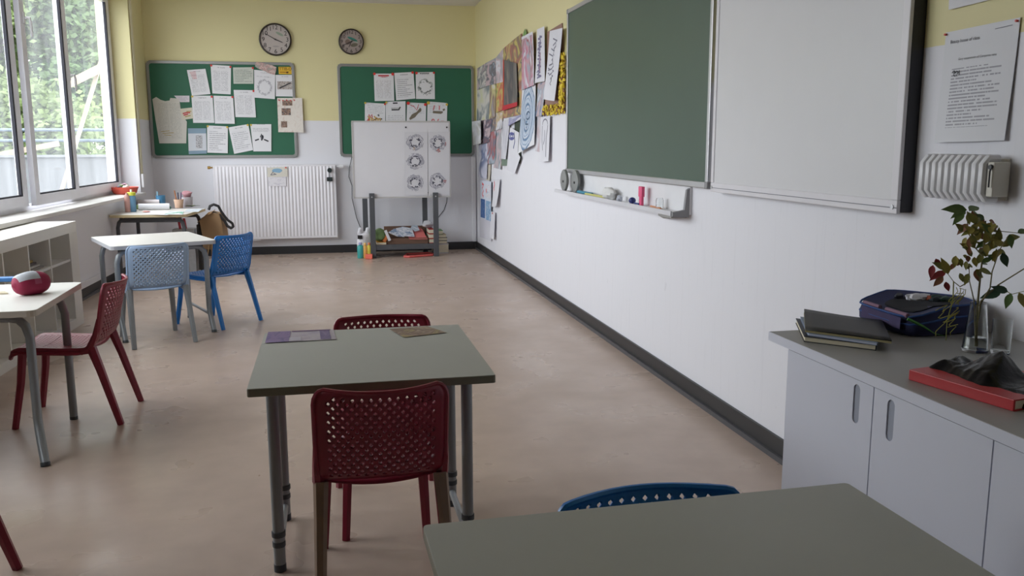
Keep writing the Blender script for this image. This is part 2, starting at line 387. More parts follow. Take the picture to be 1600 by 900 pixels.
# roller shutter strap beside the window
t = thing('shutter_strap', 'pale roller shutter strap with wall box at the window edge', 'strap', LW(9.62, .004, .8))
mb = MB(); lwbox(mb, 9.44, 9.50, .002, .012, .86, 2.66); mk(mb, 'strap', mat('strap_cream', rgb(224, 218, 190), .7), t)
mb = MB(); lwbox(mb, 9.42, 9.52, .001, .03, .78, .92); mk(mb, 'strap_box', G['white'], t, bevel=.006)
# ------------------------------------------------------------------ chairs
CH_H = .61
def chair_profile():
    seat = [(.205, .325), (.195, .343), (.165, .352), (.08, .348), (0, .342), (-.08, .340), (-.115, .345)]
    back = [(-.120, .350), (-.146, .372), (-.158, .41), (-.168, .47), (-.181, .54), (-.195, .61)]
    return seat, back
def interp(pl, t):
    d = [0]
    for a, b in zip(pl, pl[1:]): d.append(d[-1]+math.dist(a, b))
    q = t*d[-1]
    for i in range(len(pl)-1):
        if q <= d[i+1] or i == len(pl)-2:
            k = (q-d[i])/(d[i+1]-d[i]); return tuple(pl[i][j]+(pl[i+1][j]-pl[i][j])*k for j in range(len(pl[i])))
def perforated(fn, us, vs, hole, hu, hv):
    """grid of cells over the listed u and v lines; cells chosen by hole(i, j) get a lozenge opening"""
    mb = MB(); nu, nv = len(us)-1, len(vs)-1
    for j in range(nv+1):
        for i in range(nu+1): mb.v.append(Vector(fn(us[i], vs[j])))
    for j in range(nv):
        for i in range(nu):
            a = j*(nu+1)+i; c = (a, a+1, a+nu+2, a+nu+1)
            if not hole(i, j): mb.f.append(c); continue
            uc, vc = (us[i]+us[i+1])/2, (vs[j]+vs[j+1])/2; du, dv = (us[i+1]-us[i])*hu, (vs[j+1]-vs[j])*hv
            b = len(mb.v)
            mb.v += [Vector(fn(uc, vc-dv)), Vector(fn(uc+du, vc)), Vector(fn(uc, vc+dv)), Vector(fn(uc-du, vc))]
            for k in range(4):
                mb.f.append((c[k], c[(k+1) % 4], b+k)); mb.f.append((c[(k+1) % 4], b+(k+1) % 4, b+k))
    return mb
SEATP, BACKP = chair_profile()
def back_fn(u, v):           # u 0..1 across, v 0 bottom .. 1 top
    y, z = interp(BACKP, v)
    hw = .174+.002*v
    if v > .86: k = (v-.86)/.14; hw -= .028*(1-math.sqrt(max(0, 1-k*k)))
    if v < .14: k = (.14-v)/.14; hw -= .028*(1-math.sqrt(max(0, 1-k*k)))
    x = (u*2-1)
    return (x*hw, y-(.018+.030*v)*(1-x*x), z+.004*abs(x)**2.5*v)
def seat_fn(u, v):
    y, z = interp(SEATP, v); x = u*2-1
    hw = .160+.004*math.sin(v*3)
    if v < .12: k = (.12-v)/.12; hw -= .02*k*k
    return (x*hw, y-(.028*(1-x*x))*max(0, v-.75)*4, z-.010*(1-x*x)*(1 if .1 < v else v*10)-(.012 if abs(x) > .97 else 0))
def lines(a, b, n): return [a+(b-a)*k/n for k in range(n+1)]
def make_chair(name, label, m, mleg_r, mleg_f, group):
    t = thing(name, label, 'chair', (0, 0, 0), group)
    us = [0, .055]+lines(.09, .91, 24)+[.945, 1]; vs = [0, .05]+lines(.09, .955, 18)+[.98, 1]
    mb = perforated(back_fn, us, vs, lambda i, j: 2 <= i < 26 and 2 <= j < 20 and (i+j) % 2 == 0, .49, .49)
    mk(mb, 'backrest', m, t, smooth=True, solid=.006)
    us2 = [0, .03, .09]+lines(.13, .87, 22)+[.91, .97, 1]; vs2 = [0, .04, .1]+lines(.16, .86, 18)+[.92, 1]
    mb = perforated(seat_fn, us2, vs2, lambda i, j: 3 <= i < 25 and 3 <= j < 21 and (i+j) % 2 == 0, .47, .47)
    mk(mb, 'seat', m, t, smooth=True, solid=.006)
    pts = [back_fn(0, v) for v in lines(.0, .86, 6)]+[back_fn(0, v) for v in (.92, .96, .985, 1)]+[back_fn(u, 1) for u in lines(.1, .9, 8)]+[back_fn(1, v) for v in (1, .985, .96, .92)]+[back_fn(1, v) for v in lines(.86, 0, 6)]
    mk(MB().tube(pts, .0065, 6), 'back_rim', m, t, smooth=True)
    pts = [seat_fn(0, v) for v in lines(1, .15, 6)]+[seat_fn(0, v) for v in (.08, .03, 0)]+[seat_fn(u, 0) for u in lines(.1, .9, 6)]+[seat_fn(1, v) for v in (0, .03, .08)]+[seat_fn(1, v) for v in lines(.15, 1, 6)]
    mk(MB().tube([Vector(p)-Vector((0, 0, .008)) for p in pts], .0085, 6), 'seat_rim', m, t, smooth=True)
    for s in (-1, 1):
        side = MB().tube([(s*.164, -.085, .322), (s*.170, -.125, .345), (s*.173, -.150, .40), (s*.174, -.166, .47)], [.011, .017, .012, .006], 6)
        mk(side, 'side_rail', m, t, smooth=True)
        mk(MB().tube([(s*.164, -.128, .345), (s*.168, -.158, .25), (s*.178, -.228, 0)], [.021, .018, .0145], 6), 'leg', mleg_r, t, smooth=True)
        mk(MB().tube([(s*.142, .155, .335), (s*.150, .170, .2), (s*.163, .205, 0)], [.019, .017, .0145], 6), 'leg', mleg_f, t, smooth=True)
    return t
def place(t, x, y, deg, dx=0): t.location = (x, y, 0); t.rotation_euler = (0, 0, math.radians(deg)); return t
GC = 'perforated plastic chairs'
c1 = place(make_chair('perforated_chair', 'dark red perforated chair with brown rear legs, nearest, tucked under the green-grey desk', G['red'], G['woodleg'], G['red'], GC), .104, 2.325, 1); c1.scale = (.955, .98, .98)
c2 = make_chair('perforated_chair', 'dark red perforated chair on the far side of the green-grey desk, facing the camera', G['red'], G['red'], G['red'], GC)
place(c2, .16, 2.77, 180)
c3 = copy_tree(c2); tag(c3, 'dark red perforated chair seen from the side beside the desk with the pencil case', 'chair', GC); place(c3, -1.15, 4.10, 88); c2.scale = (.92, 1, 1)
c4 = copy_tree(c2); tag(c4, 'dark red chair of which only one leg shows at the lower left edge', 'chair', GC); place(c4, -1.145, 2.41, 90)
c5 = place(make_chair('perforated_chair', 'bright blue perforated chair beside the white desk near the radiator', G['blue'], G['blue'], G['blue'], GC), -.79, 6.15, 52)
c6 = copy_tree(c5); tag(c6, 'blue perforated chair half hidden behind the nearest desk', 'chair', GC); place(c6, .535, 1.168, 181); c6.scale = (.97, 1, .965)
c7 = place(make_chair('perforated_chair', 'pale blue perforated chair with grey metal legs, back turned, at the white desk', G['lblue'], G['steel'], G['steel'], GC), -1.10, 5.68, 23)
# ------------------------------------------------------------------ desks
def rot2(p, c, a): return Vector((c[0]+p[0]*math.cos(a)-p[1]*math.sin(a), c[1]+p[0]*math.sin(a)+p[1]*math.cos(a), p[2]))
def rounded_rect(w, d, r, z, n=4):
    pts = []
    for cx, cy, a0 in ((w/2-r, d/2-r, 0), (-w/2+r, d/2-r, 90), (-w/2+r, -d/2+r, 180), (w/2-r, -d/2+r, 270)):
        for k in range(n+1):
            a = math.radians(a0+90*k/n); pts.append((cx+r*math.cos(a), cy+r*math.sin(a), z))
    return pts
def desk_straight(label, c, ang, w, d, h, lx, ly0, ly1, mtop, medge, group=None):
    t = thing('school_desk', label, 'desk', (0, 0, 0), group)
    tp = mk(MB().prism(rounded_rect(w, d, .008, h-.022), (0, 0, .021)), 'desktop_core', medge, t, bevel=.002)
    mk(MB().prism(rounded_rect(w-.002, d-.002, .008, h-.0012), (0, 0, .0012)), 'desktop_laminate', mtop, tp)
    for s in (-1, 1):
        for y in (ly0, ly1):
            lg = mk(MB().tube([(s*lx, y, .014), (s*lx, y, h-.022)], .0165, 12), 'leg', G['steel'], t, smooth=True)
            for nm, za, zb_, rr in (('foot_cap', 0, .022, .0175), ('ring', .075, .09, .0185), ('collar', .105, .12, .0195)): mk(MB().tube([(s*lx, y, za), (s*lx, y, zb_)], rr, 12), nm, mat('dark_rubber', rgb(64, 68, 72), .5), lg, smooth=True)
        mk(MB().tube([(s*lx, ly0, .05), (s*lx, ly1, .05)], .011, 8), 'floor_bar', G['steel'], t, smooth=True)
        mk(MB().bar((s*(lx-.01), ly0-.03, h-.034), (s*(lx-.01), ly1+.08, h-.034), .03, .022), 'top_rail', G['darksteel'], t)
        mk(MB().tube([(s*(lx-.035), ly0-.06, h-.022), (s*(lx-.035), ly0-.06, h-.05), (s*(lx-.045), ly0-.06, h-.05)], .004, 6), 'bag_hook', G['darksteel'], t)
    mk(MB().bar((-lx, ly0+.01, h-.036), (lx, ly0+.01, h-.036), .02, .026), 'front_rail', mat('desk_rail_brown', rgb(84, 78, 68), .5), t)
    t.location = (c[0], c[1], 0); t.rotation_euler = (0, 0, ang); return t
DH = .60
desk_straight('green-grey desk with a purple leaflet and a brown sheet, centre of the room', (.094, 2.523), .003, .634, .672, DH, .272, -.115, .235, G['desk'], G['deskedge'])
desk_straight('empty green-grey desk cut off by the lower edge, nearest the camera', (.515, 1.01), .022, .765, .62, DH, .345, -.22, .2, G['desk'], G['deskedge'])
def desk_curved(label, c, ang, w, d, h, mtop, medge, mleg, lx, ly, kick, apron=False, kx=0., bars=True, group=None, rad=.03, rr=.0165):
    t = thing('school_desk', label, 'desk', (0, 0, 0), group)
    tp = mk(MB().prism(rounded_rect(w, d, rad, h-.024), (0, 0, .023)), 'desktop_core', medge, t)
    mk(MB().prism(rounded_rect(w-.002, d-.002, rad, h-.0012), (0, 0, .0012)), 'desktop_laminate', mtop, tp)
    for s in (-1, 1):
        for q in (-1, 1):
            y = q*ly; k = kick if q < 0 else 0
            pts = [(s*(lx-.16), y, h-.043), (s*(lx-.07), y, h-.043), (s*(lx-.035), y, h-.05), (s*(lx-.012), y, h-.075), (s*lx, y, h-.12), (s*lx, y, .16), (s*(lx+.15*kx*(k > 0)), y-k*.15, .12), (s*(lx+kx*(k > 0)), y-k, .006)]
            lg = mk(MB().tube(pts, rr, 10), 'leg', mleg, t, smooth=True)
            mk(MB().tube([(s*(lx+kx*(k > 0)), y-k, 0), (s*(lx+.96*kx*(k > 0)), y-k*.96, .014)], rr*1.06, 10), 'foot_cap', mat('dark_rubber', rgb(64, 68, 72), .5), lg, smooth=True)
        if not apron and bars: mk(MB().tube([(s*lx, -ly, .11), (s*lx, ly, .11)], .010, 8), 'floor_bar', mleg, t, smooth=True)
    for q in (-1, 1): mk(MB().bar((-lx+.16, q*ly, h-.043), (lx-.16, q*ly, h-.043), rr*1.8, rr*1.8), 'cross_rail', mleg, t)
    if apron:
        for q in (-1, 1): mk(MB().bar((-lx+.02, q*ly-.004*q, h-.052), (lx-.02, q*ly-.004*q, h-.052), .018, .045), 'apron', mleg, t)
    for s in (-1, 1): mk(MB().box(s*w*.35-.008, s*w*.35+.008, -ly-.012, -ly+.012, h-.034, h-.024), 'bolt', G['brass'], t)
    t.location = (c[0], c[1], 0); t.rotation_euler = (0, 0, ang); return t
desk_curved('cream desk with curved legs carrying the crimson pencil case, left edge', (-1.415, 3.79), .02, .65, .70, DH, G['cream'], G['creamedge'], G['steel'], .268, .245, .11, kx=.045, bars=False)
desk_curved('white desk with curved grey legs between the two blue chairs', (-1.152, 6.03), .40, .63, .70, DH, G['cream'], mat('desk_edge_grey', rgb(176, 176, 180), .5), G['steel'], .27, .25, .09)
desk_curved('cream desk crowded with craft things under the window at the back', (-1.545, 8.50), -.10, .66, .74, DH, G['cream'], mat('desk_edge_yellowed', rgb(206, 190, 150), .5), G['darksteel'], .285, .28, .0, True)
# ------------------------------------------------------------------ grey cabinet by the right wall
XF, CT = 1.130, .718
yc = [1.966, 1.590, 1.247, .895, .555]
t = thing('low_cabinet', 'low grey cabinet with slot handles against the right wall', 'cabinet', ((XF+WR)/2, 1.25, 0))
mb = MB().box(XF, WR-.026, .54, 1.966, .03, CT-.024); mk(mb, 'body', G['cab'], t)
mk(MB().box(XF+.03, WR-.03, .56, 1.94, 0, .03), 'plinth', G['black'], t)
mk(MB().box(1.11, WR-.001, .52, 2.034, CT-.024, CT), 'worktop', [G['cabtop']], t, bevel=.002)
mk(MB().box(1.108, 1.111, .52, 2.0345, CT-.0235, CT-.0008), 'edge_band', G['cab'], t); mk(MB().box(1.1112, WR-.001, 2.0335, 2.0355, CT-.0235, CT-.0008), 'edge_band', G['cab'], t)
for k in range(4):
    a, b = yc[k+1]+.0018, yc[k]-.0018-(.018 if k == 0 else 0)
    dm = MB(); y0, y1, z0, z1 = a, b, .055, CT-.028
    hy = (b-.058 if k % 2 else a+.058); hw, hz0, hz1 = .0120, .525, .62
    hz0, hz1 = .592, .680
    # door slab built around a stadium-shaped opening
    n = 10; xf = XF-.014; zc = (hz0+hz1)/2
    dm.box(xf, XF, y0, hy-hw, z0, z1); dm.box(xf, XF, hy+hw, y1, z0, z1)
    up = [(hy+hw*math.cos(math.pi*q/n), hz1-hw+hw*math.sin(math.pi*q/n)) for q in range(n+1)]
    lo = [(hy-hw*math.cos(math.pi*q/n), hz0+hw-hw*math.sin(math.pi*q/n)) for q in range(n+1)]
    for arc, ze in ((up, z1), (lo, z0)):
        for (p, q) in zip(arc, arc[1:]): dm.prism([(xf, *p), (xf, p[0], ze), (xf, q[0], ze), (xf, *q)], (.014, 0, 0))
    dr = mk(dm, 'door', G['cab'], t)
    mk(MB().box(xf+.003, xf+.005, hy-.0119, hy+.0119, hz0, hz1), 'slot_handle', G['slot'], dr)
# ------------------------------------------------------------------ white cube shelf under the window
t = thing('cube_shelf', 'white cube shelf with open compartments under the window', 'shelf', LW(5.2, .15, 0))
SO = .30; ST = .70; SY1 = 6.33; SY0 = 3.35
def sb(y0, y1, o0, o1, z0, z1, nm):
    mb = MB(); lwbox(mb, y0, y1, o0, o1, z0, z1); return mk(mb, nm, G['shelf'], t, bevel=.001)
sb(SY0, SY1, .03, SO, ST-.068, ST, 'top_board'); sb(SY1-.155, SY1, .03, SO, 0, ST-.068, 'side_panel'); sb(SY0, SY0+.085, .03, SO, 0, ST-.068, 'side_panel')
sb(SY0+.085, SY1-.155, .03, SO, 0, .06, 'bottom_board'); sb(SY0+.085, SY1-.155, .03, .036, .06, ST-.068, 'back_panel')
divs = [L(78, 374, SO).y, L(44.5, 383, SO).y, L(4.5, 394, SO).y]
stp = (SY1-.155-divs[0])
divs += [divs[2]-stp*1.02, divs[2]-2*stp*1.02]
zsh = .455
for y in divs:
    if y > SY0+.15: sb(y-.008, y+.008, .036, SO-.004, .06, ST-.068, 'divider')
sb(SY0+.085, SY1-.155, .036, SO-.006, zsh-.008, zsh+.008, 'shelf_board')
yy = (divs[0]+divs[1])/2
for k in range(5):
    mb = MB(); a = .12+.1*RND.random(); lwbox(mb, yy-.10-.01*k+.004*(k % 2), yy+.12-.013*k, .07, .27-.015*k, zsh+.009+k*.013, zsh+.009+k*.013+.012)
    o = mk(mb, 'magazine', mat('magazine_%d' % k, (rgb(150, 140, 130), rgb(200, 196, 190), rgb(96, 92, 96), rgb(190, 160, 90), rgb(70, 66, 70))[k], .5, var=.3, scale=30))
    tag(o, ('lowest greyish magazine of the pile', 'pale magazine second from below', 'grey magazine in the middle of the pile', 'yellowish magazine second from the top', 'dark magazine topmost of the pile')[k]+' inside the white cube shelf', 'magazine', 'magazines in the cube shelf')
# ------------------------------------------------------------------ radiator
YR = D-.055; A, B = Y(332, 258, D-.10), Y(528, 371, D-.10)
x0, x1, zt, zb = A.x, B.x, A.z, B.z
t = thing('radiator', 'white ribbed panel radiator on the back wall under the pinboard', 'radiator', ((x0+x1)/2, D-.08, zb))
n = 34; mb = MB(); pw = (x1-x0-.05)/n
def prof(u):
    k = u*n; f = k-math.floor(k)
    return .0085*(.5-.5*math.cos(2*math.pi*f))**.8
NU = n*8
def radf(u, v):
    x = x0+.025+u*(x1-x0-.05); e = min(1, v*26, (1-v)*26)
    return (x, D-.10-prof(u)*e, zt-.02-v*(zt-zb-.045))
mb.grid(radf, NU, 12); mb.uv = {}
mk(mb, 'ribbed_front', G['rad'], t, smooth=True)
mk(MB().box(x0, x1, D-.0995, D-.055, zb, zt), 'panel_body', G['rad'], t, bevel=.004)
mk(MB().box(x0+.01, x1-.01, D-.05, D-.02, zb+.01, zt-.005), 'rear_panel', G['rad'], t)
for q in (x0+.2, x1-.24): mk(MB().box(q, q+.04, D-.05, D-.002, zb+.05, zt-.05), 'wall_bracket', G['rad'], t)
c = Y(329, 262, D-.08); mk(MB().tube([(x0, c.y, c.z), (c.x, c.y, c.z)], .008, 8).tube([(c.x-.03, c.y, c.z), (c.x-.001, c.y, c.z)], .016, 10), 'air_valve', G['brass'], t, smooth=True)
c = Y(532, 260, D-.08); mk(MB().tube([(x1, c.y, c.z), (c.x-.02, c.y, c.z)], .008, 8).tube([(c.x-.02, c.y, c.z), (c.x+.03, c.y, c.z)], .022, 10), 'thermostat_valve', G['white'], t, smooth=True)
a, b = Y(394, 373, D-.09), Y(407, 375.5, D-.09); mk(MB().box(a.x, b.x, D-.09, D-.05, b.z, zb), 'drain_clip', G['white'], t)
t = thing('heat_meter', 'black round dial and square meter fixed on the radiator front', 'meter', Y(515, 275, D-.112))
c = Y(515, 266, D-.112); mk(MB().disc(c, (0, -1, 0), .026, .018, 16), 'dial', mat('meter_dark', rgb(36, 46, 46), .4), t, smooth=True)
c = Y(515, 280, D-.112); mk(MB().box(c.x-.03, c.x+.03, c.y-.018, c.y, c.z-.022, c.z+.022), 'meter_box', mat('meter_dark', (0, 0, 0)), t, bevel=.004)
c2 = Y(515, 273, D-.112); mk(MB().tube([(c2.x, c2.y-.004, c2.z+.03), (c2.x, c2.y-.004, c2.z-.03)], .004, 6), 'lead', G['inkg'], t)
# ------------------------------------------------------------------ sheets of paper and other flat prints
MW = mat('paper_white', rgb(222, 222, 226), .8, var=.03, spec=.2); MC = mat('paper_cream', rgb(212, 208, 196), .8, var=.05, spec=.2)
class Sheet:
    def __init__(s, name, label, cat, c4, n, m, curl=.006, group=None, lift=.0, seed=0, nu=6, nv=6, parent=None):
        s.c = [Vector(q) for q in c4]; s.n = Vector(n).normalized(); r = random.Random(seed+len(label)*7)
        a, b, c, d = r.uniform(.2, 1)*curl, r.uniform(.2, 1)*curl, r.uniform(.0, .8)*curl, r.uniform(0, .8)*curl
        def P(u, v, h=0.):      # v from the top
            tl, tr, br, bl = s.c
            p = (tl*(1-u)+tr*u)*(1-v)+(bl*(1-u)+br*u)*v
            return p+s.n*(lift+h+v*v*(a*u*u+b*(1-u)**2)+c*math.sin(math.pi*u)*v+.0)
        s.P = P
        s.o = mk(MB().grid(lambda u, v: P(u, v), nu, nv), name, m, parent, smooth=True)
        if parent is None: tag(s.o, label, cat, group)
        s.lift = lift
    def stroke(s, pts, wd, m, name='drawn_line', h=.0012):
        mb = MB(); add_ribbon(mb, s, pts, wd, h); mk(mb, name, m, s.o); return s
    def strokes(s, plist, wd, m, name='line_drawing', h=.0012):
        mb = MB()
        for p in plist: add_ribbon(mb, s, p, wd, h)
        o = mk(mb, name, m, s.o, kind='stuff'); return s
    def pin(s, u, v, m, r=.011): mk(MB().disc(s.P(u, v, .001), s.n, r, .006, 10), 'pin', m, s.o); return s
    def patch(s, u0, v0, u1, v1, m, name='printed_picture', h=.001):
        mk(MB().grid(lambda a, b: s.P(u0+(u1-u0)*a, v0+(v1-v0)*b, h), 3, 3), name, m, s.o); return s
    def text(s, body, u, v, size, m, name='lettering', h=.0014, ang=0):
        W = (s.c[1]-s.c[0]).length; Hh = (s.c[3]-s.c[0]).length
        ca, sa = math.cos(ang), math.sin(ang)
        mk(text_mb(body, size, lambda x, y: s.P(u+(x*ca-y*sa)/W, v-(y*ca+x*sa)/Hh, h)), name, m, s.o); return s
def add_ribbon(mb, s, pts, wd, h):
    q = [s.P(u, v, h) for u, v in pts]
    L_, R_ = [], []
    for i, p in enumerate(q):
        t_ = (q[min(i+1, len(q)-1)]-q[max(i-1, 0)])
        sd = t_.cross(s.n)
        if sd.length < 1e-9: sd = Vector((0, 0, 1))
        sd = sd.normalized()*wd/2; L_.append(p+sd); R_.append(p-sd)
    n = len(q); mb.add(L_+R_, [(i, i+1, n+i+1, n+i) for i in range(n-1)])
def polysheet(name, label, cat, pts, n, m, group=None, th=.0006):
    n = Vector(n).normalized(); pts = [Vector(p) for p in pts]
    mb = MB(); xs = [p.x+p.y for p in pts]; ds = [p.y-p.x for p in pts]; zs = [p.z for p in pts]
    c = sum(pts, Vector())/len(pts)
    b = mb.add(pts+[c], [(i, (i+1) % len(pts), len(pts)) for i in range(len(pts))])
    for i, p in enumerate(pts+[c]): mb.uv[i] = ((p.x+p.y-min(xs))/(max(xs)-min(xs)), (p.z-min(zs))/(max(zs)-min(zs)) if max(zs)-min(zs) > .01 else (p.y-p.x-min(ds))/(max(ds)-min(ds)))
    return tag(mk(mb, name, m), label, cat, group)
def arc(cu, cv, ru, rv, a0, a1, n=10): return [(cu+ru*math.cos(math.radians(a0+(a1-a0)*k/n)), cv+rv*math.sin(math.radians(a0+(a1-a0)*k/n))) for k in range(n+1)]
# ------------------------------------------------------------------ pinboards on the back wall
NB = (0, -1, 0)
def rectboard(name, label, u0, v0, u1, v1, u0b, u1b, v1b, v0r):
    tl, tr, br, bl = Y(u0, v0, D-.02), Y(u1, v0r, D-.02), Y(u1b, v1b, D-.02), Y(u0b, v1, D-.02)
    x0, x1 = (tl.x+bl.x)/2, (tr.x+br.x)/2; z1, z0 = (tl.z+tr.z)/2, (bl.z+br.z)/2
    t = thing(name, label, 'pinboard', ((x0+x1)/2, D-.01, z0))
    mk(MB().box(x0+.01, x1-.01, D-.016, D-.001, z0+.01, z1-.01), 'felt_panel', G['greenboard'], t)
    fw = .03
    for a in ((x0, x1, z0, z0+fw), (x0, x1, z1-fw, z1)): mk(MB().box(a[0]+.03, a[1]-.03, D-.024, D-.001, a[2], a[3]), 'frame_rail', G['pinframe'], t, bevel=.003)
    for a in ((x0, x0+fw), (x1-fw, x1)): mk(MB().box(a[0], a[1], D-.024, D-.001, z0+.03, z1-.03), 'frame_rail', G['pinframe'], t, bevel=.003)
    for cx, cz, a0 in ((x0+.05, z0+.05, 180), (x1-.05, z0+.05, 270), (x1-.05, z1-.05, 0), (x0+.05, z1-.05, 90)):
        o_ = [(cx+.05*math.cos(math.radians(a0+15*k)), D-.026, cz+.05*math.sin(math.radians(a0+15*k))) for k in range(7)]
        i_ = [(cx+.018*math.cos(math.radians(a0+15*k)), D-.026, cz+.018*math.sin(math.radians(a0+15*k))) for k in range(7)]
        mb = MB()
        for k in range(6): mb.prism([o_[k], o_[k+1], i_[k+1], i_[k]], (0, .025, 0))
        mk(mb, 'corner_piece', G['pinframe'], t, weld=True)
    return t
rectboard('pinboard', 'green pinboard full of pages below the larger clock', 228, 95, 461, 247, 237, 464, 246.5, 97)
rectboard('pinboard', 'green pinboard behind the standing whiteboard, below the smaller clock', 527, 98, 740, 245, 531, 742, 244, 104)
GP = 'pages pinned on the back boards'
def bp(label, px, m, layer=1, cat='page', name='printed_page', curl=.008, seed=0):
    yy = D-.0185-.0035*layer
    return Sheet(name, label, cat, [Y(u, v, yy) for u, v in px], NB, m, curl, GP, seed=seed)
def tx(k, **kw): return mat_text('printed_text_%d' % k, seed=k*2.3, **kw)
PR, PY = G['pinred'], G['pinyel']
bp('tilted page at the upper left of the left pinboard, red notes in its corner', ((292, 109.5), (321, 107.5), (329, 147), (300, 149.5)), tx(1, cols=2, lines=26), 2).strokes([[(.12+.02*k, .1+.05*k), (.45, .09+.05*k)] for k in range(6)], .004, G['inkred'], 'red_note')
bp('tall two-column page in the top row, second from the left', ((329, 101), (361, 103), (360.5, 147.5), (332, 146)), tx(2, cols=2, lines=28), 1).pin(.03, .03, PR).pin(.97, .04, PR)
bp('short greenish printed card in the top row of the left pinboard', ((364, 105.5), (396, 105), (396, 131), (365, 131)), tx(3, paper=(.55, .58, .52), ink=(.12, .16, .14), lines=10, dens=.42, side=.05, head=False), 1, 'card', 'printed_card').pin(.97, .05, PR)
s = bp('page with a faint pencil drawing under the pink cloth scrap', ((397, 109), (430, 112), (429.5, 155), (397.5, 152.5)), tx(4, lines=12, bot=.75, strength=.4), 2)
r = random.Random(3); s.strokes([[(.5+.32*math.cos(a+k*.02)+r.uniform(-.06, .06), .6+.25*math.sin(a+k*.03)+r.uniform(-.05, .05)) for k in range(5)] for a in [r.uniform(0, 6.28) for _ in range(46)]], .005, mat('pencil_grey', rgb(176, 176, 182), .9), 'pencil_drawing')
yl = D-.034
polysheet('cloth_scrap', 'pink patterned cloth scrap at the top edge of the left pinboard', 'scrap', [Y(u, v, yl) for u, v in ((399, 99), (401, 96.5), (408, 97.5), (416, 100), (425, 102), (432, 105), (431, 112), (429.5, 117), (423, 115.5), (417, 113), (411, 110), (404, 107.5), (398.5, 104))], NB, mat_art('cloth_pink', [rgb(196, 172, 166), rgb(212, 196, 188), rgb(190, 150, 146), rgb(150, 164, 156), rgb(206, 190, 180)], 6, 2))
s = bp('yellow sign with dark lettering in the upper right corner of the left pinboard', ((435, 104.5), (456, 104.5), (456, 116), (435.7, 115.7)), mat('sign_yellow', rgb(214, 172, 42), .6, var=.03), 1, 'sign', 'yellow_sign', .001)
sw = (s.c[1]-s.c[0]).length
s.text('TTIB-O', .52, .30, sw*.30, mat('sign_ink', rgb(96, 62, 30), .7)); s.strokes([[(.1+.11*k, .74), (.1+.11*k+.08, .74)] for k in range(5)], sw*.08, mat('sign_ink2', rgb(150, 100, 30), .7), 'small_print'); s.stroke([(.58, .76), (.74, .76)], sw*.12, mat('sign_ink', (0, 0, 0)), 'dark_word')
bp('page with a dark landscape photo under the yellow sign', ((430.5, 117), (459, 117), (460, 151), (431, 150.5)), tx(6, lines=20, bot=.8, strength=.5), 1, curl=.003).patch(.09, .30, .90, .67, mat_art('photo_crane', [rgb(66, 62, 60), rgb(150, 140, 132), rgb(196, 190, 186), rgb(120, 104, 94), rgb(60, 56, 56)], 5, 4)).stroke([(.2, .62), (.5, .5), (.82, .36)], .012, G['ink'])
s = bp('cream card with three small photos overlapping the right frame of the left pinboard', ((433, 153), (472, 153), (474.5, 207), (435, 206.5)), mat_art('card_cream', [rgb(214, 206, 196), rgb(224, 218, 210), rgb(206, 188, 176)], 3, 5), 3, 'card', 'photo_card', .012)
for a in ((.2, .07, .6, .22), (.16, .30, .52, .50), (.12, .68, .36, .86)): s.patch(*a, mat_art('photo_small_%d' % int(a[1]*100), [rgb(70, 90, 120), rgb(180, 150, 130), rgb(60, 50, 50), rgb(150, 170, 190)], 6, a[1]*9), 'small_photo')
s.strokes([[(.05+.15*k, .05+.02*(k % 2)), (.11+.15*k, .08)] for k in range(5)], .01, G['inkred'], 'red_scribble')
bp('page in the middle row, directly below the tilted page', ((299, 149.5), (332, 149.5), (335, 192), (302, 192)), tx(7, cols=2, lines=26), 1).pin(.04, .03, PY).pin(.96, .04, PR)
bp('page in the middle row, third from the right of its row', ((333.5, 149.5), (364, 150.5), (367, 193.5), (336, 193)), tx(8, cols=2, lines=27), 2).pin(.97, .03, PR)
bp('page in the middle row under the greenish card', ((365, 140.5), (397, 141), (400, 183.5), (368, 183)), tx(9, cols=2, lines=27), 1).pin(.97, .03, PR)
o = polysheet('cream_sheet', 'large torn cream sheet with yellowed text at the left of the pinboard', 'sheet', [Y(u, v, D-.024) for u, v in ((238, 155), (244, 151.5), (251, 156), (258, 158), (265, 157), (266, 153), (280, 154), (283.5, 180), (292, 190), (291, 224), (249, 224), (243, 188))], NB, tx(10, paper=(.60, .585, .53), ink=(.36, .36, .33), cols=2, lines=34, side=.14, top=.95), GP)
mb = MB(); hs = type('q', (), {})(); hs.n = Vector(NB); hs.P = lambda u, v, h: Y(238+54*u, 151+73*v, D-.0255-h)
for p in ([(.25, .75), (.5, .73)], [(.3, .79), (.62, .77)], [(.35, .82), (.55, .83)]): add_ribbon(mb, hs, p, .006, .001)
mk(mb, 'yellow_marking', mat('ink_ochre', rgb(170, 150, 90), .8), o, kind='stuff')
bp('narrow lilac strip of paper above the cream sheet', ((272, 149.5), (296, 149.5), (296, 159.5), (282, 159.7)), tx(11, paper=(.66, .62, .66), lines=5, head=False, side=.06), 1, 'note', 'paper_strip', .003)
bp('small cream note with red and yellow writing beside the cream sheet', ((281, 170), (300, 168), (302, 185), (285, 187.5)), mat('note_cream', rgb(208, 202, 184), .8), 2, 'note', 'paper_note', .004).strokes([[(.15, .45), (.5, .4), (.8, .45)], [(.2, .6), (.6, .55)]], .012, G['inkred'], 'red_writing').strokes([[(.3, .75), (.8, .7)], [(.5, .3), (.9, .33)]], .01, mat('ink_ochre', (0, 0, 0)), 'yellow_writing')
s = bp('blue-banded leaflet with a black print in the bottom row', ((293.5, 200.5), (322, 200.5), (323, 240), (295, 241)), mat('leaflet_white', rgb(206, 210, 216), .7), 1, 'leaflet', 'leaflet', .004)
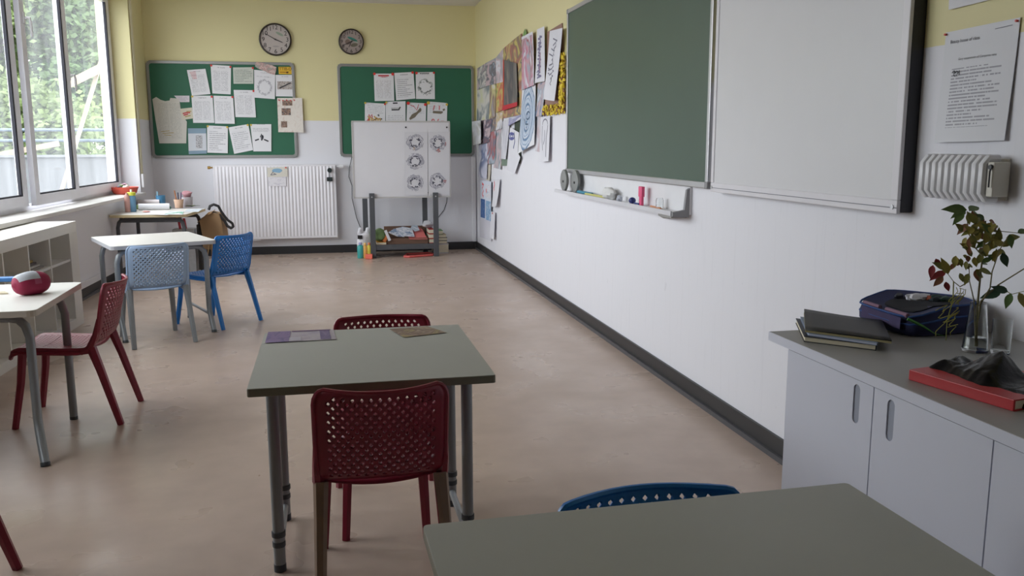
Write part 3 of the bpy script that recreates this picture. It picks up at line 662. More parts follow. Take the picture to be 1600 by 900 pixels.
s.patch(0, 0, 1, .20, mat('leaflet_blue', rgb(132, 156, 174), .7), 'blue_band').patch(0, .87, 1, 1, mat('leaflet_blue', (0, 0, 0)), 'blue_band').patch(.42, .27, .78, .78, mat_art('black_print', [rgb(30, 30, 34), rgb(210, 210, 214), rgb(44, 44, 48), rgb(216, 216, 220)], 7, 3, 2, 'CONSTANT'), 'black_print')
bp('page in the bottom row, right of the blue-banded leaflet', ((323.5, 196), (356, 197.5), (356, 239.5), (324, 238.5)), tx(13, lines=13, dens=.4), 2).pin(.03, .03, PY).pin(.97, .03, PY)
bp('tilted page in the bottom row of the left pinboard', ((357, 199), (388, 194), (395.5, 234.5), (366, 240.5)), tx(14, lines=14, dens=.42, strength=.5), 1).pin(.96, .03, PY)
s = bp('page with a title and an ink figure in the bottom row, rightmost', ((391, 194), (424, 194), (424, 236.5), (396, 236.5)), tx(15, lines=24, top=.96, bot=.72, dens=.4), 2).pin(.03, .03, PY)
s.strokes([[(.15, .60), (.36, .55)], [(.62, .56), (.85, .63)], [(.44, .48), (.5, .36), (.52, .5), (.46, .52)], [(.54, .4), (.58, .46), (.54, .56)], [(.49, .54), (.51, .6)]], .014, G['ink'], 'ink_figure')
# right pinboard
bp('page with red title, left of the top three on the right pinboard', ((584, 115), (615, 115), (616, 157.5), (585.5, 158)), tx(21, cols=2, lines=24, top=.84, ink=(.3, .26, .27)), 1, curl=.005).patch(.22, .05, .76, .10, mat('ink_red', (0, 0, 0)), 'red_title').patch(.38, .115, .6, .135, mat('ink_red', (0, 0, 0)), 'red_title').pin(.03, .01, PR, .014).pin(.95, .02, PR, .016)
bp('page of lined text in the middle of the top three on the right pinboard', ((616, 114), (646, 112.5), (649, 154), (619, 157)), tx(22, lines=14, dens=.36), 2, curl=.005).pin(.95, .02, PR, .014)
s = bp('page with a grey wreath drawing, right of the top three on the right pinboard', ((649.5, 113), (679, 112.5), (679.5, 155), (650, 154.5)), tx(23, lines=20, bot=.9, strength=.3), 1, curl=.005).pin(.04, .03, PR, .014).pin(.96, .03, PR, .012)
s.strokes([[(.22+.085*k, .045), (.28+.085*k, .045)] for k in range(6)], .012, G['ink'], 'page_title')
def wreath(s, cu, cv, ru, rv, seed, n=60, m1=None, m2=None, w1=.006, grow=1.6):
    r = random.Random(seed); l1, l2 = [], []
    for k in range(n):
        a = r.uniform(0, 6.283); q = r.uniform(1.0, grow); da = r.uniform(-.5, .5); l = r.uniform(.12, .4)
        p0 = (cu+ru*q*math.cos(a), cv+rv*q*math.sin(a)); p1 = (cu+ru*(q+l*.6)*math.cos(a+da*.5), cv+rv*(q+l*.6)*math.sin(a+da*.5)); p2 = (cu+ru*(q+l*.7)*math.cos(a+da), cv+rv*(q+l*.7)*math.sin(a+da))
        (l1 if q < 1.3 and r.random() < .6 else l2).append([p0, p1, p2])
    s.strokes(l1, w1*1.6, m1 or G['ink'], 'ink_lines'); s.strokes(l2, w1, m2 or G['inkg'], 'pencil_lines')
wreath(s, .5, .55, .24, .17, 5, 60, mat('pencil_mid', rgb(120, 124, 124), .9), mat('pencil_light', rgb(170, 174, 172), .9), .008)
LOWP = [('page with a colourful cartoon-like sketch, first of the lower four on the right pinboard', ((570, 160), (602, 162), (602, 202), (570, 202)), 24), ('page with a ship picture and text, second of the lower four', ((602.5, 159), (633.5, 158), (634, 202), (603, 202)), 25),
        ('page with a brown boat drawing, third of the lower four', ((636, 160), (666, 161.5), (665, 202), (635, 202)), 26), ('page with a boat and red marks, last of the lower four', ((668, 158.5), (699, 161), (698, 202), (667, 202)), 27)]
sh = [bp(l, p, tx(k, lines=15, bot=.05 if k == 25 else .6, top=.97 if k != 25 else .5, strength=.35, head=False), 1, curl=.003) for l, p, k in LOWP]
sh[0].strokes([[(.15+.1*k, .5+.05*(k % 3)), (.25+.1*k, .62-.04*(k % 2)), (.2+.11*k, .74)] for k in range(6)], .014, mat('ink_ochre2', rgb(190, 150, 70), .8), 'yellow_sketch').strokes([[(.2, .44), (.25, .54), (.35, .44), (.36, .56)], [(.1, .7), (.2, .58), (.14, .8)]], .012, G['inkred'], 'red_sketch').strokes([[(.62, .46), (.68, .44), (.68, .5)], [(.3, .72), (.55, .6), (.85, .6)], [(.25, .82), (.4, .78)]], .012, G['ink'], 'ink_sketch').pin(.02, .02, PY).pin(.98, .02, PR)
sh[1].patch(.28, .22, .72, .32, mat_art('ship_print', [rgb(110, 96, 70), rgb(200, 200, 200), rgb(60, 60, 60)], 5, 2), 'ship_picture').strokes([[(.3, .3), (.65, .3), (.74, .2)], [(.36, .06), (.6, .06)]], .014, G['ink'], 'ship_lines').pin(.03, .03, PY)
sh[2].strokes([[(.15+.03*k, .62-.035*k), (.4+.03*k, .52-.035*k), (.72, .2+.02*k)] for k in range(5)], .022, mat('pencil_brown', rgb(122, 112, 96), .8), 'boat_drawing').stroke([(.18, .1), (.35, .13), (.52, .28), (.6, .06)], .008, G['inkred'], 'red_line').pin(.06, .03, PR, .018).pin(.95, .05, PR, .016)
sh[3].strokes([[(.28, .36), (.78, .36)], [(.28, .38), (.72, .39)], [(.78, .28), (.88, .24)]], .02, mat('pencil_brown', (0, 0, 0)), 'boat_drawing').strokes([arc(.3, .68, .06, .05, 0, 360), arc(.62, .68, .08, .06, 30, 250), [(.7, .7), (.85, .7)], [(.35, .12), (.3, .3)], [(.6, .12), (.6, .28)]], .012, mat('ink_pink', rgb(206, 110, 116), .8), 'red_marks').pin(.04, .05, PY, .018).pin(.97, .06, PY, .014)
# drawing taped on the radiator
s = Sheet('bird_drawing', 'small cream drawing of a blue bird stuck on the radiator', 'drawing', [Y(u, v, D-.115) for u, v in ((417.5, 262), (449, 260.5), (449.5, 276), (418, 276.5))], NB, MC, .004)
s.strokes([arc(.48, .36, .2, .12, 150, 380), [(.3, .4), (.6, .5), (.72, .3)], [(.3, .35), (.55, .42), (.7, .36)]], .022, mat('ink_skyblue', rgb(132, 170, 196), .8), 'blue_bird').strokes([[(.16, .78), (.3, .45)], [(.15, .8), (.45, .74)], [(.3, .62), (.4, .7)]], .008, G['inkg'], 'twig').pin(.92, .08, PR, .008)
Sheet('faint_print', 'faint white print hanging below the bird drawing on the radiator', 'print', [Y(u, v, D-.114) for u, v in ((420, 276), (447, 276), (447, 291), (420, 291))], NB, mat_art('faint_grey', [rgb(214, 212, 216), rgb(224, 222, 226), rgb(196, 192, 202)], 3, 6), .003)
# ------------------------------------------------------------------ clocks
def clock(label, u, v, pr, facem, time, seed, fish):
    c = Y(u, v, D-.02); R_ = pr*D/FPX*.985
    t = thing('wall_clock', label, 'clock', (c.x, D-.001, c.z))
    cc = Vector((c.x, D-.002, c.z))
    prof = [(R_*.98, 0), (R_, .006), (R_, .028), (R_*.975, .036), (R_*.93, .038), (R_*.905, .034), (R_*.90, .02)]
    mb = MB(); sg = 36; b = 0
    for r_, h_ in prof: mb.v += [cc+Vector((r_*math.cos(2*math.pi*k/sg), -h_, r_*math.sin(2*math.pi*k/sg))) for k in range(sg)]
    for i in range(len(prof)-1):
        for k in range(sg): a, d2 = i*sg+k, i*sg+(k+1) % sg; mb.f.append((a, d2, d2+sg, a+sg))
    mk(mb, 'rim', mat('clock_rim', rgb(48, 40, 32), .4), t, smooth=True)
    mk(MB().disc(cc+Vector((0, -.012, 0)), (0, -1, 0), R_*.91, .008, 36), 'dial', facem, t)
    for h in range(1, 13):
        a = math.radians(90-30*h); p = (c.x+R_*.73*math.cos(a), c.z+R_*.73*math.sin(a))
        mk(text_mb(str(h), R_*.37, lambda x, y: Vector((p[0]+x, D-.0235, p[1]+y))), 'numeral', mat('numeral_ink', rgb(44, 38, 38), .7), t)
    def hand(deg, l, w_, y, nm):
        a = math.radians(90-deg); d = Vector((math.cos(a), 0, math.sin(a))); n_ = Vector((-d.z, 0, d.x)); o_ = Vector((c.x, y, c.z))
        mk(MB().prism([o_-d*l*.15-n_*w_, o_+d*l*.8-n_*w_*.8, o_+d*l, o_+d*l*.8+n_*w_*.8, o_-d*l*.15+n_*w_], (0, -.002, 0)), nm, G['black'], t)
    hand(time[0], R_*.52, R_*.026, D-.027, 'hour_hand'); hand(time[1], R_*.76, R_*.020, D-.030, 'minute_hand')
    mk(MB().disc((c.x, D-.026, c.z), (0, -1, 0), R_*.045, .008, 10), 'hub', G['black'], t)
    for k, (du, dv, ru, rv, m_, an) in enumerate(fish):
        ca, sa = math.cos(an), math.sin(an); pts = []
        for q in range(14):
            a = 2*math.pi*q/14; x, z = ru*math.cos(a)*R_, rv*math.sin(a)*R_
            pts.append((c.x+du*R_+x*ca-z*sa, D-.0228, c.z+dv*R_+x*sa+z*ca))
        mk(MB().prism(pts, (0, -.0005, 0)), 'dial_picture', m_, t)
dialm = mat_art('clock_dial', [rgb(176, 166, 160), rgb(196, 188, 182), rgb(186, 176, 172)], 2, 1)
clock('larger round wall clock with dark rim above the left pinboard', 430.2, 61.8, 23.6, dialm, (112, 300), 1, [(.28, .34, .26, .08, mat('dial_sage', rgb(150, 164, 146), .8), -.45), (.02, -.42, .2, .05, mat('dial_grey', rgb(168, 160, 158), .8), 0)])
clock('smaller round wall clock with a green fish on its dial above the right pinboard', 548.8, 65.2, 19.0, mat_art('clock_dial_dark', [rgb(150, 136, 128), rgb(168, 156, 150), rgb(140, 126, 120)], 2, 1), (205, 245), 2, [(.10, .20, .42, .10, mat('dial_teal', rgb(62, 132, 118), .7), -.4), (.2, .06, .38, .06, mat('dial_pale', rgb(168, 180, 164), .7), -.35), (.22, -.25, .28, .14, mat('dial_olive', rgb(112, 106, 92), .8), .2), (-.28, -.02, .2, .2, mat('dial_brown', rgb(126, 108, 98), .8), 0)])
# ------------------------------------------------------------------ standing whiteboard and the things under it
F0, F1 = Z(583, 397), Z(681, 393); YS = 9.44
F0, F1 = Y(583, 390, YS), Y(681, 390, YS)
YB = 9.80
t = thing('standing_whiteboard', 'white standing board on a dark grey steel frame with flower sketches taped on it', 'whiteboard', ((F0.x+F1.x)/2, YS+.2, 0))
tl, br = Y(550, 190.5, YS-.02), Y(703.5, 306.5, YS-.02)
mk(MB().box(tl.x, br.x, YS-.02, YS+.004, br.z, tl.z), 'board', G['wboard'], t)
for nm, a in (('frame_rail', (tl.x-.006, br.x+.006, tl.z-.004, tl.z+.012)), ('frame_rail', (tl.x-.006, br.x+.006, br.z-.012, br.z+.004)), ('frame_rail', (tl.x-.008, tl.x+.006, br.z, tl.z)), ('frame_rail', (br.x-.006, br.x+.008, br.z, tl.z))):
    mk(MB().box(a[0], a[1], YS-.024, YS+.008, a[2], a[3]), nm, mat('board_trim', rgb(186, 184, 182), .4), t)
pt = Y(583, 302, YS-.04).z
for P_ in (F0, F1):
    x = P_.x; mk(MB().box(x-.028, x+.028, YS-.064, YS-.034, 0, pt), 'post', G['darksteel'], t, bevel=.003)
    mk(MB().disc((x, YS-.064, pt-.04), (0, -1, 0), .008, .004, 8), 'screw', G['alu'], t)
for u in (570, 663.5):
    p = Y(u, 312, YB); mk(MB().box(p.x-.028, p.x+.028, YB-.015, YB+.015, 0, pt+.02), 'post', G['darksteel'], t, bevel=.003)
a, b = Y(587, 387, YS-.04), Y(587, 380, YS-.04)
za, zb2 = Y(632, 389.5, YS-.04).z, Y(632, 381.5, YS-.04).z
mk(MB().box(F0.x+.028, F1.x-.028, YS-.054, YS-.028, za, zb2), 'lower_rail', G['darksteel'], t)
xb0, xb1 = Y(570, 312, YB).x, Y(663.5, 312, YB).x
mk(MB().box(xb0+.028, xb1-.028, YB-.013, YB+.013, za, zb2), 'lower_rail', G['darksteel'], t)
for (xa, xb) in ((F0.x, xb0), (F1.x, xb1)): mk(MB().bar((xa, YS-.026, (za+zb2)/2), (xb, YB-.015, (za+zb2)/2), .03, zb2-za), 'side_rail', G['darksteel'], t)
mk(MB().box(F0.x+.03, F1.x-.03, YS-.02, YB-.02, zb2-.012, zb2-.004), 'shelf_plate', G['darksteel'], t)
for u, v in ((634, 199), (698, 199), (668, 301), (675, 302)):
    p = Y(u, v, YS-.02); mk(MB().disc(p, NB, .009, .008, 8), 'magnet', G['black'], t)
for k, (lab, px) in enumerate((('left long paper with three ink flower wreaths on the standing whiteboard', ((632, 206.5), (668, 206), (668.5, 305), (632.5, 305.5))), ('right long paper with two ink flower wreaths on the standing whiteboard', ((669, 206), (702.5, 205.5), (702.5, 304.5), (669.5, 305))))):
    s = Sheet('flower_sketch', lab, 'drawing', [Y(u, v, YS-.0262) for u, v in px], NB, mat('sketch_paper', rgb(208, 208, 212), .8, var=.02), .004)
    for (cv, cu, sd) in (((.16, .46, 1), (.46, .46, 2), (.80, .44, 3)) if k == 0 else ((.18, .45, 4), (.78, .42, 5))):
        wreath(s, cu, cv, .17, .058, sd, 150, mat('sketch_ink', rgb(70, 70, 84), .8), mat('sketch_grey', rgb(160, 160, 170), .8), .006, 2.1)
        s.strokes([arc(cu+.015*math.sin(a*3+sd), cv+.004*math.cos(a*5), .17+.02*math.sin(a+sd), .058+.006*math.cos(a*2+sd), a, a+30+20*math.sin(a+sd), 8) for a in (0, 70, 150, 200, 290)], .009, mat('sketch_ink', (0, 0, 0)), 'ring_lines')
    if k: s.strokes([[(.4, .30), (.5, .27), (.48, .32), (.56, .30)], [(.72, .2), (.8, .17), (.78, .22)], [(.7, .78), (.82, .77), (.76, .81)]], .02, mat('sketch_red', rgb(178, 120, 116), .8), 'red_petals')
    else: s.strokes([[(.38, .245), (.45, .26), (.4, .28)]], .014, mat('sketch_ochre', rgb(196, 170, 130), .8), 'yellow_petals')
for lab, pts in (('thin black cable hanging down left of the standing whiteboard', ((550, 245), (546, 262), (545, 276), (550, 290), (550, 310), (557, 340), (564, 358))), ('thin dark cable hanging down right of the standing whiteboard', ((699, 300), (698, 316), (694, 328), (684, 341)))):
    q = [Y(u, v, D-.02) for u, v in pts]; q2 = []
    for i in range(len(q)-1):
        for k in range(4): q2.append(q[i].lerp(q[i+1], k/4))
    q2.append(q[-1]); tag(mk(MB().tube(q2, .004, 6), 'cable', G['black'], smooth=True), lab, 'cable')
# ------------------------------------------------------------------ children's art on the right wall
NR = (-1, 0, 0)
GA = "children's pictures by the corner"
W_ = (.70, .70, .74)
def art(label, px, m, layer=1, name='childrens_picture', cat='picture', curl=.012, seed=0, nu=6, nv=8):
    xx = WR-.003-.006*layer
    return Sheet(name, label, cat, [X(u, v, xx) for u, v in px], NR, m, curl, GA, seed=seed, nu=nu, nv=nv)
def polyart(label, px, m, layer, name='childrens_picture', cat='picture'):
    return polysheet(name, label, cat, [X(u, v, WR-.003-.006*layer) for u, v in px], NR, m, GA)
gb, pk, cr, dk, bl, yl_, gy, rd = rgb(160, 172, 186), rgb(196, 172, 176), rgb(206, 203, 194), rgb(84, 86, 92), rgb(104, 128, 160), rgb(196, 178, 84), rgb(160, 160, 164), rgb(164, 72, 74)
wt, gn, br_ = rgb(218, 218, 224), rgb(104, 128, 96), rgb(140, 112, 92)
art('pink and grey magazine collage sheet touching the corner', ((745.5, 107), (760, 98), (760, 135), (746, 141)), mat_art('art_1', [gy, pk, rgb(110, 116, 120), cr, gy], 3.1, 1))
art('collage sheet with dark stripe, second from the corner in the top row', ((760, 98), (775, 90), (775, 131), (760, 135)), mat_art('art_2', [gb, dk, pk, gy, bl], 3.1, 2))
art('pale blue and pink collage, third from the corner in the top row', ((775, 90), (786, 76), (786.5, 128), (775, 131)), mat_art('art_3', [gb, wt, pk, gy, gb], 2.5, 3))
art('pale yellow sheet with a green figure at the corner', ((745.5, 141), (765, 133), (765, 187), (746, 191)), mat_art('art_4', [rgb(206, 206, 160), cr, rgb(110, 122, 124), gy], 2.5, 4))
art('narrow yellowish sheet with a brown figure below the striped collage', ((765, 133), (774.5, 130), (775, 183), (765, 187)), mat_art('art_5', [cr, rgb(206, 200, 130), br_, gy], 2.5, 5))
art('yellow flower painting beside the red-framed picture', ((775, 130), (787, 127), (786.5, 172), (775.5, 177)), mat_art('art_6', [yl_, rgb(196, 190, 70), rgb(190, 80, 50), yl_, rgb(120, 140, 60)], 3.1, 6))
polyart('ornate yellow and red bordered poster behind the red-framed picture', ((785, 77), (800, 64), (815, 52), (816, 116), (815, 179), (800, 182), (786, 185)), mat_art('art_7', [yl_, rgb(126, 106, 72), rgb(160, 90, 70), rgb(190, 166, 90), dk, yl_], 6, 7), 1, 'poster')
s = art('dark painting in a red frame with a curved top', ((786, 93), (807, 99), (810, 163), (786.5, 170)), mat_art('art_8', [rgb(58, 56, 50), rgb(120, 110, 96), rgb(84, 80, 70), rgb(48, 48, 46), rgb(110, 90, 80)], 2.5, 8, 1.5, 'EASE', (2, .6, 1)), 3)
s.patch(0, 0, .09, 1, mat('frame_red', rgb(184, 62, 46), .6), 'red_border').patch(0, .94, 1, 1.04, mat('frame_red2', rgb(186, 40, 52), .6), 'red_border')
polyart('green paper leaf poking up above the figure painting', ((816, 59), (818, 50), (820.5, 44.5), (823, 51), (822, 56)), mat('leaf_paper', rgb(116, 150, 84), .7), 2, 'paper_leaf')
s = art('pink and blue figure painting, upper of the two long sheets', ((815, 58), (832.5, 49), (837.5, 133), (817, 141)), mat_art('art_9', [bl, wt, rgb(186, 110, 140), rgb(206, 150, 160), gb, rd, wt], 3.1, 9, 2, 'EASE', (1.5, 1, 1)), 4, curl=.02)
s.patch(0, 0, 1, .05, mat('paper_edge_white', rgb(218, 218, 224), .8), 'white_margin').patch(.94, 0, 1, 1, mat('paper_edge_white', (0, 0, 0)), 'white_margin')
s = art('blue oval fish-like pattern on a long white sheet', ((816, 134), (837, 130), (836, 226), (812, 240.5)), mat_rings('art_10', [rgb(120, 150, 180), rgb(206, 212, 222), rgb(86, 120, 156), rgb(190, 202, 216)], .5, .5, 1.05, 1.0, 7, 3, .05), 4, curl=.02)
s.strokes([[(.3, .5), (.45, .6), (.62, .62)], arc(.58, .48, .12, .06, 0, 360), [(.52, .62), (.52, .76)]], .012, mat('ink_navy', rgb(60, 84, 110), .8), 'blue_lines')
s = art('tall narrow white sheet with a purple scribbled figure', ((839, 46), (850.5, 41), (852, 127), (838, 130)), mat('paper_art_white', rgb(216, 216, 222), .8), 4, curl=.018)
r = random.Random(8)
s.strokes([[(.45+.2*math.sin(k*2.1+j)+r.uniform(-.1, .1), .15+.07*j+.02*k) for k in range(5)] for j in range(11)], .014, mat('ink_violet', rgb(126, 122, 150), .8), 'scribble').strokes([[(.5, .45+.05*k), (.6, .5+.05*k)] for k in range(7)], .014, mat('ink_mauve', rgb(170, 130, 146), .8), 'scribble_mauve')
art('blue and pink painting under the purple scribbled sheet', ((840, 131), (853, 126), (848.5, 181), (839, 182)), mat_art('art_12', [wt, bl, pk, gb, wt], 2.5, 12), 2)
art('white strip of paper behind the pencil drawing', ((839, 181), (846.5, 181), (846, 238), (838, 236)), mat_art('art_12b', [wt, rgb(206, 200, 206), pk, wt], 1.9, 13), 1)
t = thing('flower_bordered_board', 'brown board with a border of yellow paper flowers', 'picture', X(868, 180, WR-.008), GA)
mk(MB().prism([X(u, v, WR-.008) for u, v in ((855, 50), (878, 36), (883, 168), (850, 181))], (.006, 0, 0)), 'brown_board', mat('brown_card', rgb(150, 118, 104), .8), t)
r = random.Random(5); fl = MB(); fl2 = MB()
for k in range(380):
    q = r.random()
    if q < .55: u, v = 874+r.uniform(0, 7.5)+(k % 40)*.03, r.uniform(84, 176)
    else: u, v = r.uniform(849, 880), 0; v = 174-(u-849)*.15+r.uniform(-7, 7)
    p = X(u, v, WR-.013-r.uniform(0, .012)); (fl if r.random() < .72 else fl2).disc(p, (-1, r.uniform(-.5, .5), r.uniform(-.5, .5)), r.uniform(.008, .017), .004, 6)
mk(fl, 'yellow_flowers', mat('flower_yellow', rgb(214, 190, 50), .7, var=.25, scale=30), t, kind='stuff')
mk(fl2, 'rust_flowers', mat('flower_rust', rgb(140, 96, 50), .7, var=.3, scale=30), t, kind='stuff')
s = art('tall white drawing hanging loose over the brown board', ((859, 48.5), (879, 43.5), (869, 158), (852, 155)), mat('paper_art_white', (0, 0, 0)), 5, curl=.03)
s.strokes([[(.35+.25*math.sin(j*1.7), .12+.07*j), (.6+.1*math.cos(j), .16+.07*j), (.5, .2+.07*j), (.4+.2*math.sin(j), .22+.07*j)] for j in range(9)], .01, mat('pencil_mid2', rgb(120, 120, 134), .8), 'pencil_drawing')
s = art('white pencil drawing hanging lowest on the right of the display', ((845, 183), (859.5, 181), (858.5, 252), (846, 253)), mat('paper_art_white', (0, 0, 0)), 3, curl=.025)
s.strokes([arc(.5, .18, .28, .12, 180, 360), [(.2, .2), (.22, .5), (.4, .75)], [(.8, .2), (.7, .5), (.75, .9)], [(.5, .3), (.55, .5), (.45, .62)]], .010, mat('pencil_mid2', (0, 0, 0)), 'pencil_drawing')
art('dark green card behind the cut-out white drawing', ((804, 187), (813.5, 185), (813.5, 256), (804, 251)), mat('card_darkgreen', rgb(62, 72, 60), .8, var=.2), 1)
o = polyart('folded white drawing cut at an angle with a blue eye', ((797, 199), (811, 207), (809, 238), (813, 246), (804, 272), (791.5, 265), (794, 240)), mat('paper_art_white', (0, 0, 0)), 4)
mb = MB(); hs.n = Vector(NR); hs.P = lambda u, v, h: X(791+22*u, 199+73*v, WR-.028-h)
for p in (arc(.38, .19, .2, .07, 0, 360), arc(.38, .19, .1, .04, 0, 360), [(.55, .1), (.6, .3), (.5, .45)]): add_ribbon(mb, hs, p, .016, .001)
mk(mb, 'blue_eye', mat('ink_indigo', rgb(96, 100, 156), .8), o, kind='stuff')
art('white strip with a violet swirl above the folded drawing', ((795, 184), (815, 179), (814, 187), (795, 197)), mat_art('art_18', [wt, rgb(140, 140, 180), wt], 1.9, 18), 3)
art('white strip with pencil lines left of the folded drawing', ((785, 190), (797, 185), (791.5, 249), (784, 248)), mat_art('art_19', [wt, rgb(190, 190, 200), wt, rgb(120, 120, 136)], 2.5, 19, 1, 'EASE', (3, .5, 1)), 3)
art('green-grey painting peeking out under the pencil-lined strip', ((784, 248), (793, 248), (792.5, 259), (784, 259)), mat('card_sage', rgb(110, 126, 112), .8, var=.2), 2)
s = Sheet('loose_page', 'loose white page sticking out of the display over the corner', 'page', [X(u, v, WR-.05) for u, v in ((736.5, 190), (751, 188), (752, 224), (741.5, 227))], NR, mat_art('art_20', [rgb(200, 200, 196), wt, rgb(190, 190, 186), rgb(150, 146, 136)], 1.9, 20), .02, GA)
art('collage of dark red and navy figures beside the loose page', ((750, 189), (770, 184), (765, 222), (749, 226)), mat_art('art_21', [wt, rgb(110, 70, 84), rgb(60, 66, 90), pk, dk], 3.7, 21), 2)
art('brown kneeling figure on a tall sheet', ((765, 187), (775, 183), (775, 205), (763, 207)), mat_art('art_22', [gy, br_, rgb(90, 90, 100), cr], 2.5, 22), 1)
art('tan and white sheet under the yellow flower painting', ((775, 177), (786, 172), (785, 201), (775, 204)), mat_art('art_23', [cr, rgb(196, 170, 120), wt, gy], 2.5, 23), 1)
art('slate blue painting in the third row of the display', ((762, 207), (775, 205), (773.5, 255), (762, 257)), mat_art('art_24', [wt, rgb(96, 112, 130), rd, gb, rgb(110, 118, 126)], 2.5, 24), 2)
art('white and teal painting right of the slate blue one', ((775, 203), (785, 200), (783.5, 265), (773, 262)), mat_art('art_25', [wt, rgb(110, 140, 150), pk, gy, wt], 2.5, 25), 1)
art('lavender sheet with navy figures at the corner', ((748, 226), (762, 224), (762, 280), (748, 276)), mat_art('art_26', [wt, rgb(196, 196, 212), rgb(84, 100, 140), wt], 2.5, 26), 2)
art('beige strip below the slate blue painting', ((760, 256), (767, 257), (766, 283), (760, 281)), mat('card_beige', rgb(196, 188, 172), .8), 1)
art('long blank white sheet at the bottom of the display', ((747.5, 276), (768.5, 284), (768, 377), (750, 370)), mat_art('art_31', [wt, rgb(206, 204, 214), wt], 1.2, 31), 1, curl=.004)
s = art('print of four red and blue panels low in the corner', ((750.5, 282), (767.5, 284), (767.5, 346), (751, 340)), mat('print_pale', rgb(206, 212, 224), .7), 3, curl=.006)
s.patch(.05, .48, .45, .98, mat_art('panel_navy', [rgb(80, 110, 160), rgb(60, 90, 140), rgb(110, 140, 180)], 4, 1), 'blue_panel').patch(.52, .5, .98, 1, mat_art('panel_sky', [rgb(150, 180, 206), rgb(120, 156, 190), wt], 4, 2), 'sky_panel').patch(.5, .08, .95, .44, mat_art('panel_sky2', [rgb(150, 180, 206), wt, pk], 4, 5), 'sky_panel')
s.strokes([[(.18, .08), (.32, .1), (.2, .2), (.3, .26), (.2, .36), (.3, .42)], [(.55, .2), (.6, .3)]], .035, mat('ink_coral', rgb(214, 84, 90), .8), 'red_figure')
s = art('small white page with a red stroke right of the panel print', ((770, 280), (781, 280), (779, 322), (771.5, 323)), mat('paper_art_white', (0, 0, 0)), 3, curl=.03)
s.stroke([(.22, .08), (.3, .2), (.2, .32), (.26, .42)], .03, mat('ink_coral', (0, 0, 0)), 'red_stroke')
art('blank white slip hanging lowest beside the long sheet', ((766.5, 330), (773.5, 332), (773, 374), (766.5, 371)), mat('paper_art_white', (0, 0, 0)), 3, curl=.02).pin(.5, .05, PR, .008)
# ------------------------------------------------------------------ chalkboard and its ledge
xb = WR-.035
cl, crr = X(884.5, 270, xb), X(1106, 294, xb); ct = X(889, 14, xb)
t = thing('chalkboard', 'large green chalkboard with aluminium frame on the right wall', 'chalkboard', (WR-.02, (cl.y+crr.y)/2, cl.z))
y1, y0, z0, z1 = cl.y, crr.y, (cl.z+crr.z)/2, ct.z
mk(MB().box(xb+.004, WR-.001, y0+.01, y1-.01, z0+.01, z1-.01), 'writing_surface', G['chalk'], t)
fw = .028
for a in ((y0+fw, y1-fw, z0, z0+fw), (y0+fw, y1-fw, z1-fw, z1), (y0, y0+fw, z0+fw, z1-fw), (y1-fw, y1, z0+fw, z1-fw)): mk(MB().box(xb-.004, WR-.001, a[0], a[1], a[2], a[3]), 'frame_rail', G['alu'], t, bevel=.003)
for (a, b) in ((y0, z0), (y1-fw, z0), (y0, z1-fw), (y1-fw, z1-fw)): mk(MB().box(xb-.006, WR-.001, a-.002, a+fw+.002, b-.002, b+fw+.002), 'corner_cap', mat('corner_grey', rgb(140, 140, 142), .5), t, bevel=.004)
# ledge
la, lb = X(886, 278, WR-.012), X(1078, 302, WR-.012); lbz = X(1078, 331, WR-.012).z
sf0, sf1 = X(868, 300, WR-.09), X(1066, 338, WR-.09)
t = thing('chalk_ledge', 'white chalk ledge with sloping shelf under the chalkboard', 'ledge', (WR-.03, (la.y+lb.y)/2, lbz))
zl = (sf0.z+sf1.z)/2
mk(MB().box(WR-.012, WR-.001, lb.y, la.y, zl, z0-.004), 'back_plate', G['white'], t)
mk(MB().box(WR-.09, WR-.012, lb.y+.02, sf0.y, zl, zl+.010), 'shelf', G['white'], t)
mk(MB().box(WR-.098, WR-.09, lb.y+.02, sf0.y, zl-.004, zl+.018), 'front_lip', mat('ledge_lip', rgb(206, 206, 210), .35), t)
mk(MB().prism([(WR-.012, lb.y, zl-.01), (WR-.094, lb.y, zl-.006), (WR-.094, lb.y, zl+.014), (WR-.036, lb.y, zl+.024), (WR-.026, lb.y, z0-.02), (WR-.012, lb.y, z0-.01)], (0, .02, 0)), 'end_cap', mat('corner_grey', (0, 0, 0)), t)
mk(MB().prism([(WR-.09, lb.y+.03, zl-.002), (WR-.012, lb.y+.03, zl-.002), (WR-.012, lb.y+.32, zl-.03), (WR-.05, lb.y+.30, zl-.012)], (0, 0, -.012)), 'bracket', mat('ledge_bracket', rgb(150, 148, 144), .5), t)
ZL = zl+.010
def on_ledge(u, dx=.05, dz=0): p = X(u, 310, WR-dx); return Vector((WR-dx, p.y, ZL+dz))
for k, (u, lab) in enumerate(((884, 'grey oval plastic paddle at the far end of the chalk ledge, left one'), (897, 'grey oval plastic paddle at the far end of the chalk ledge, right one'))):
    p = on_ledge(u, .06); pts = []
    for q in range(20):
        a = 2*math.pi*q/20; rr_ = 1+.12*math.cos(2*a)
        pts.append((p.x+.020*k-.02, p.y+.075*math.cos(a)*rr_, p.z+.075+.075*math.sin(a)))
    t = thing('board_paddle', lab, 'paddle', p, 'grey paddles on the chalk ledge')
    mk(MB().prism(pts, (.02, 0, 0)), 'paddle_body', mat('paddle_grey', rgb(132, 134, 132), .5), t, bevel=.004, smooth=True)
    mk(MB().box(p.x-.022+.02*k, p.x-.018+.02*k, p.y-.015, p.y+.015, p.z+.06, p.z+.075), 'clip', G['black'], t)
def rod(name, label, cat, u0, u1, dx0, dx1, r, m, grp=None):
    a, b = on_ledge(u0, dx0, r), on_ledge(u1, dx1, r); return tag(mk(MB().tube([a, b], r, 8), name, m, smooth=True), label, cat, grp)
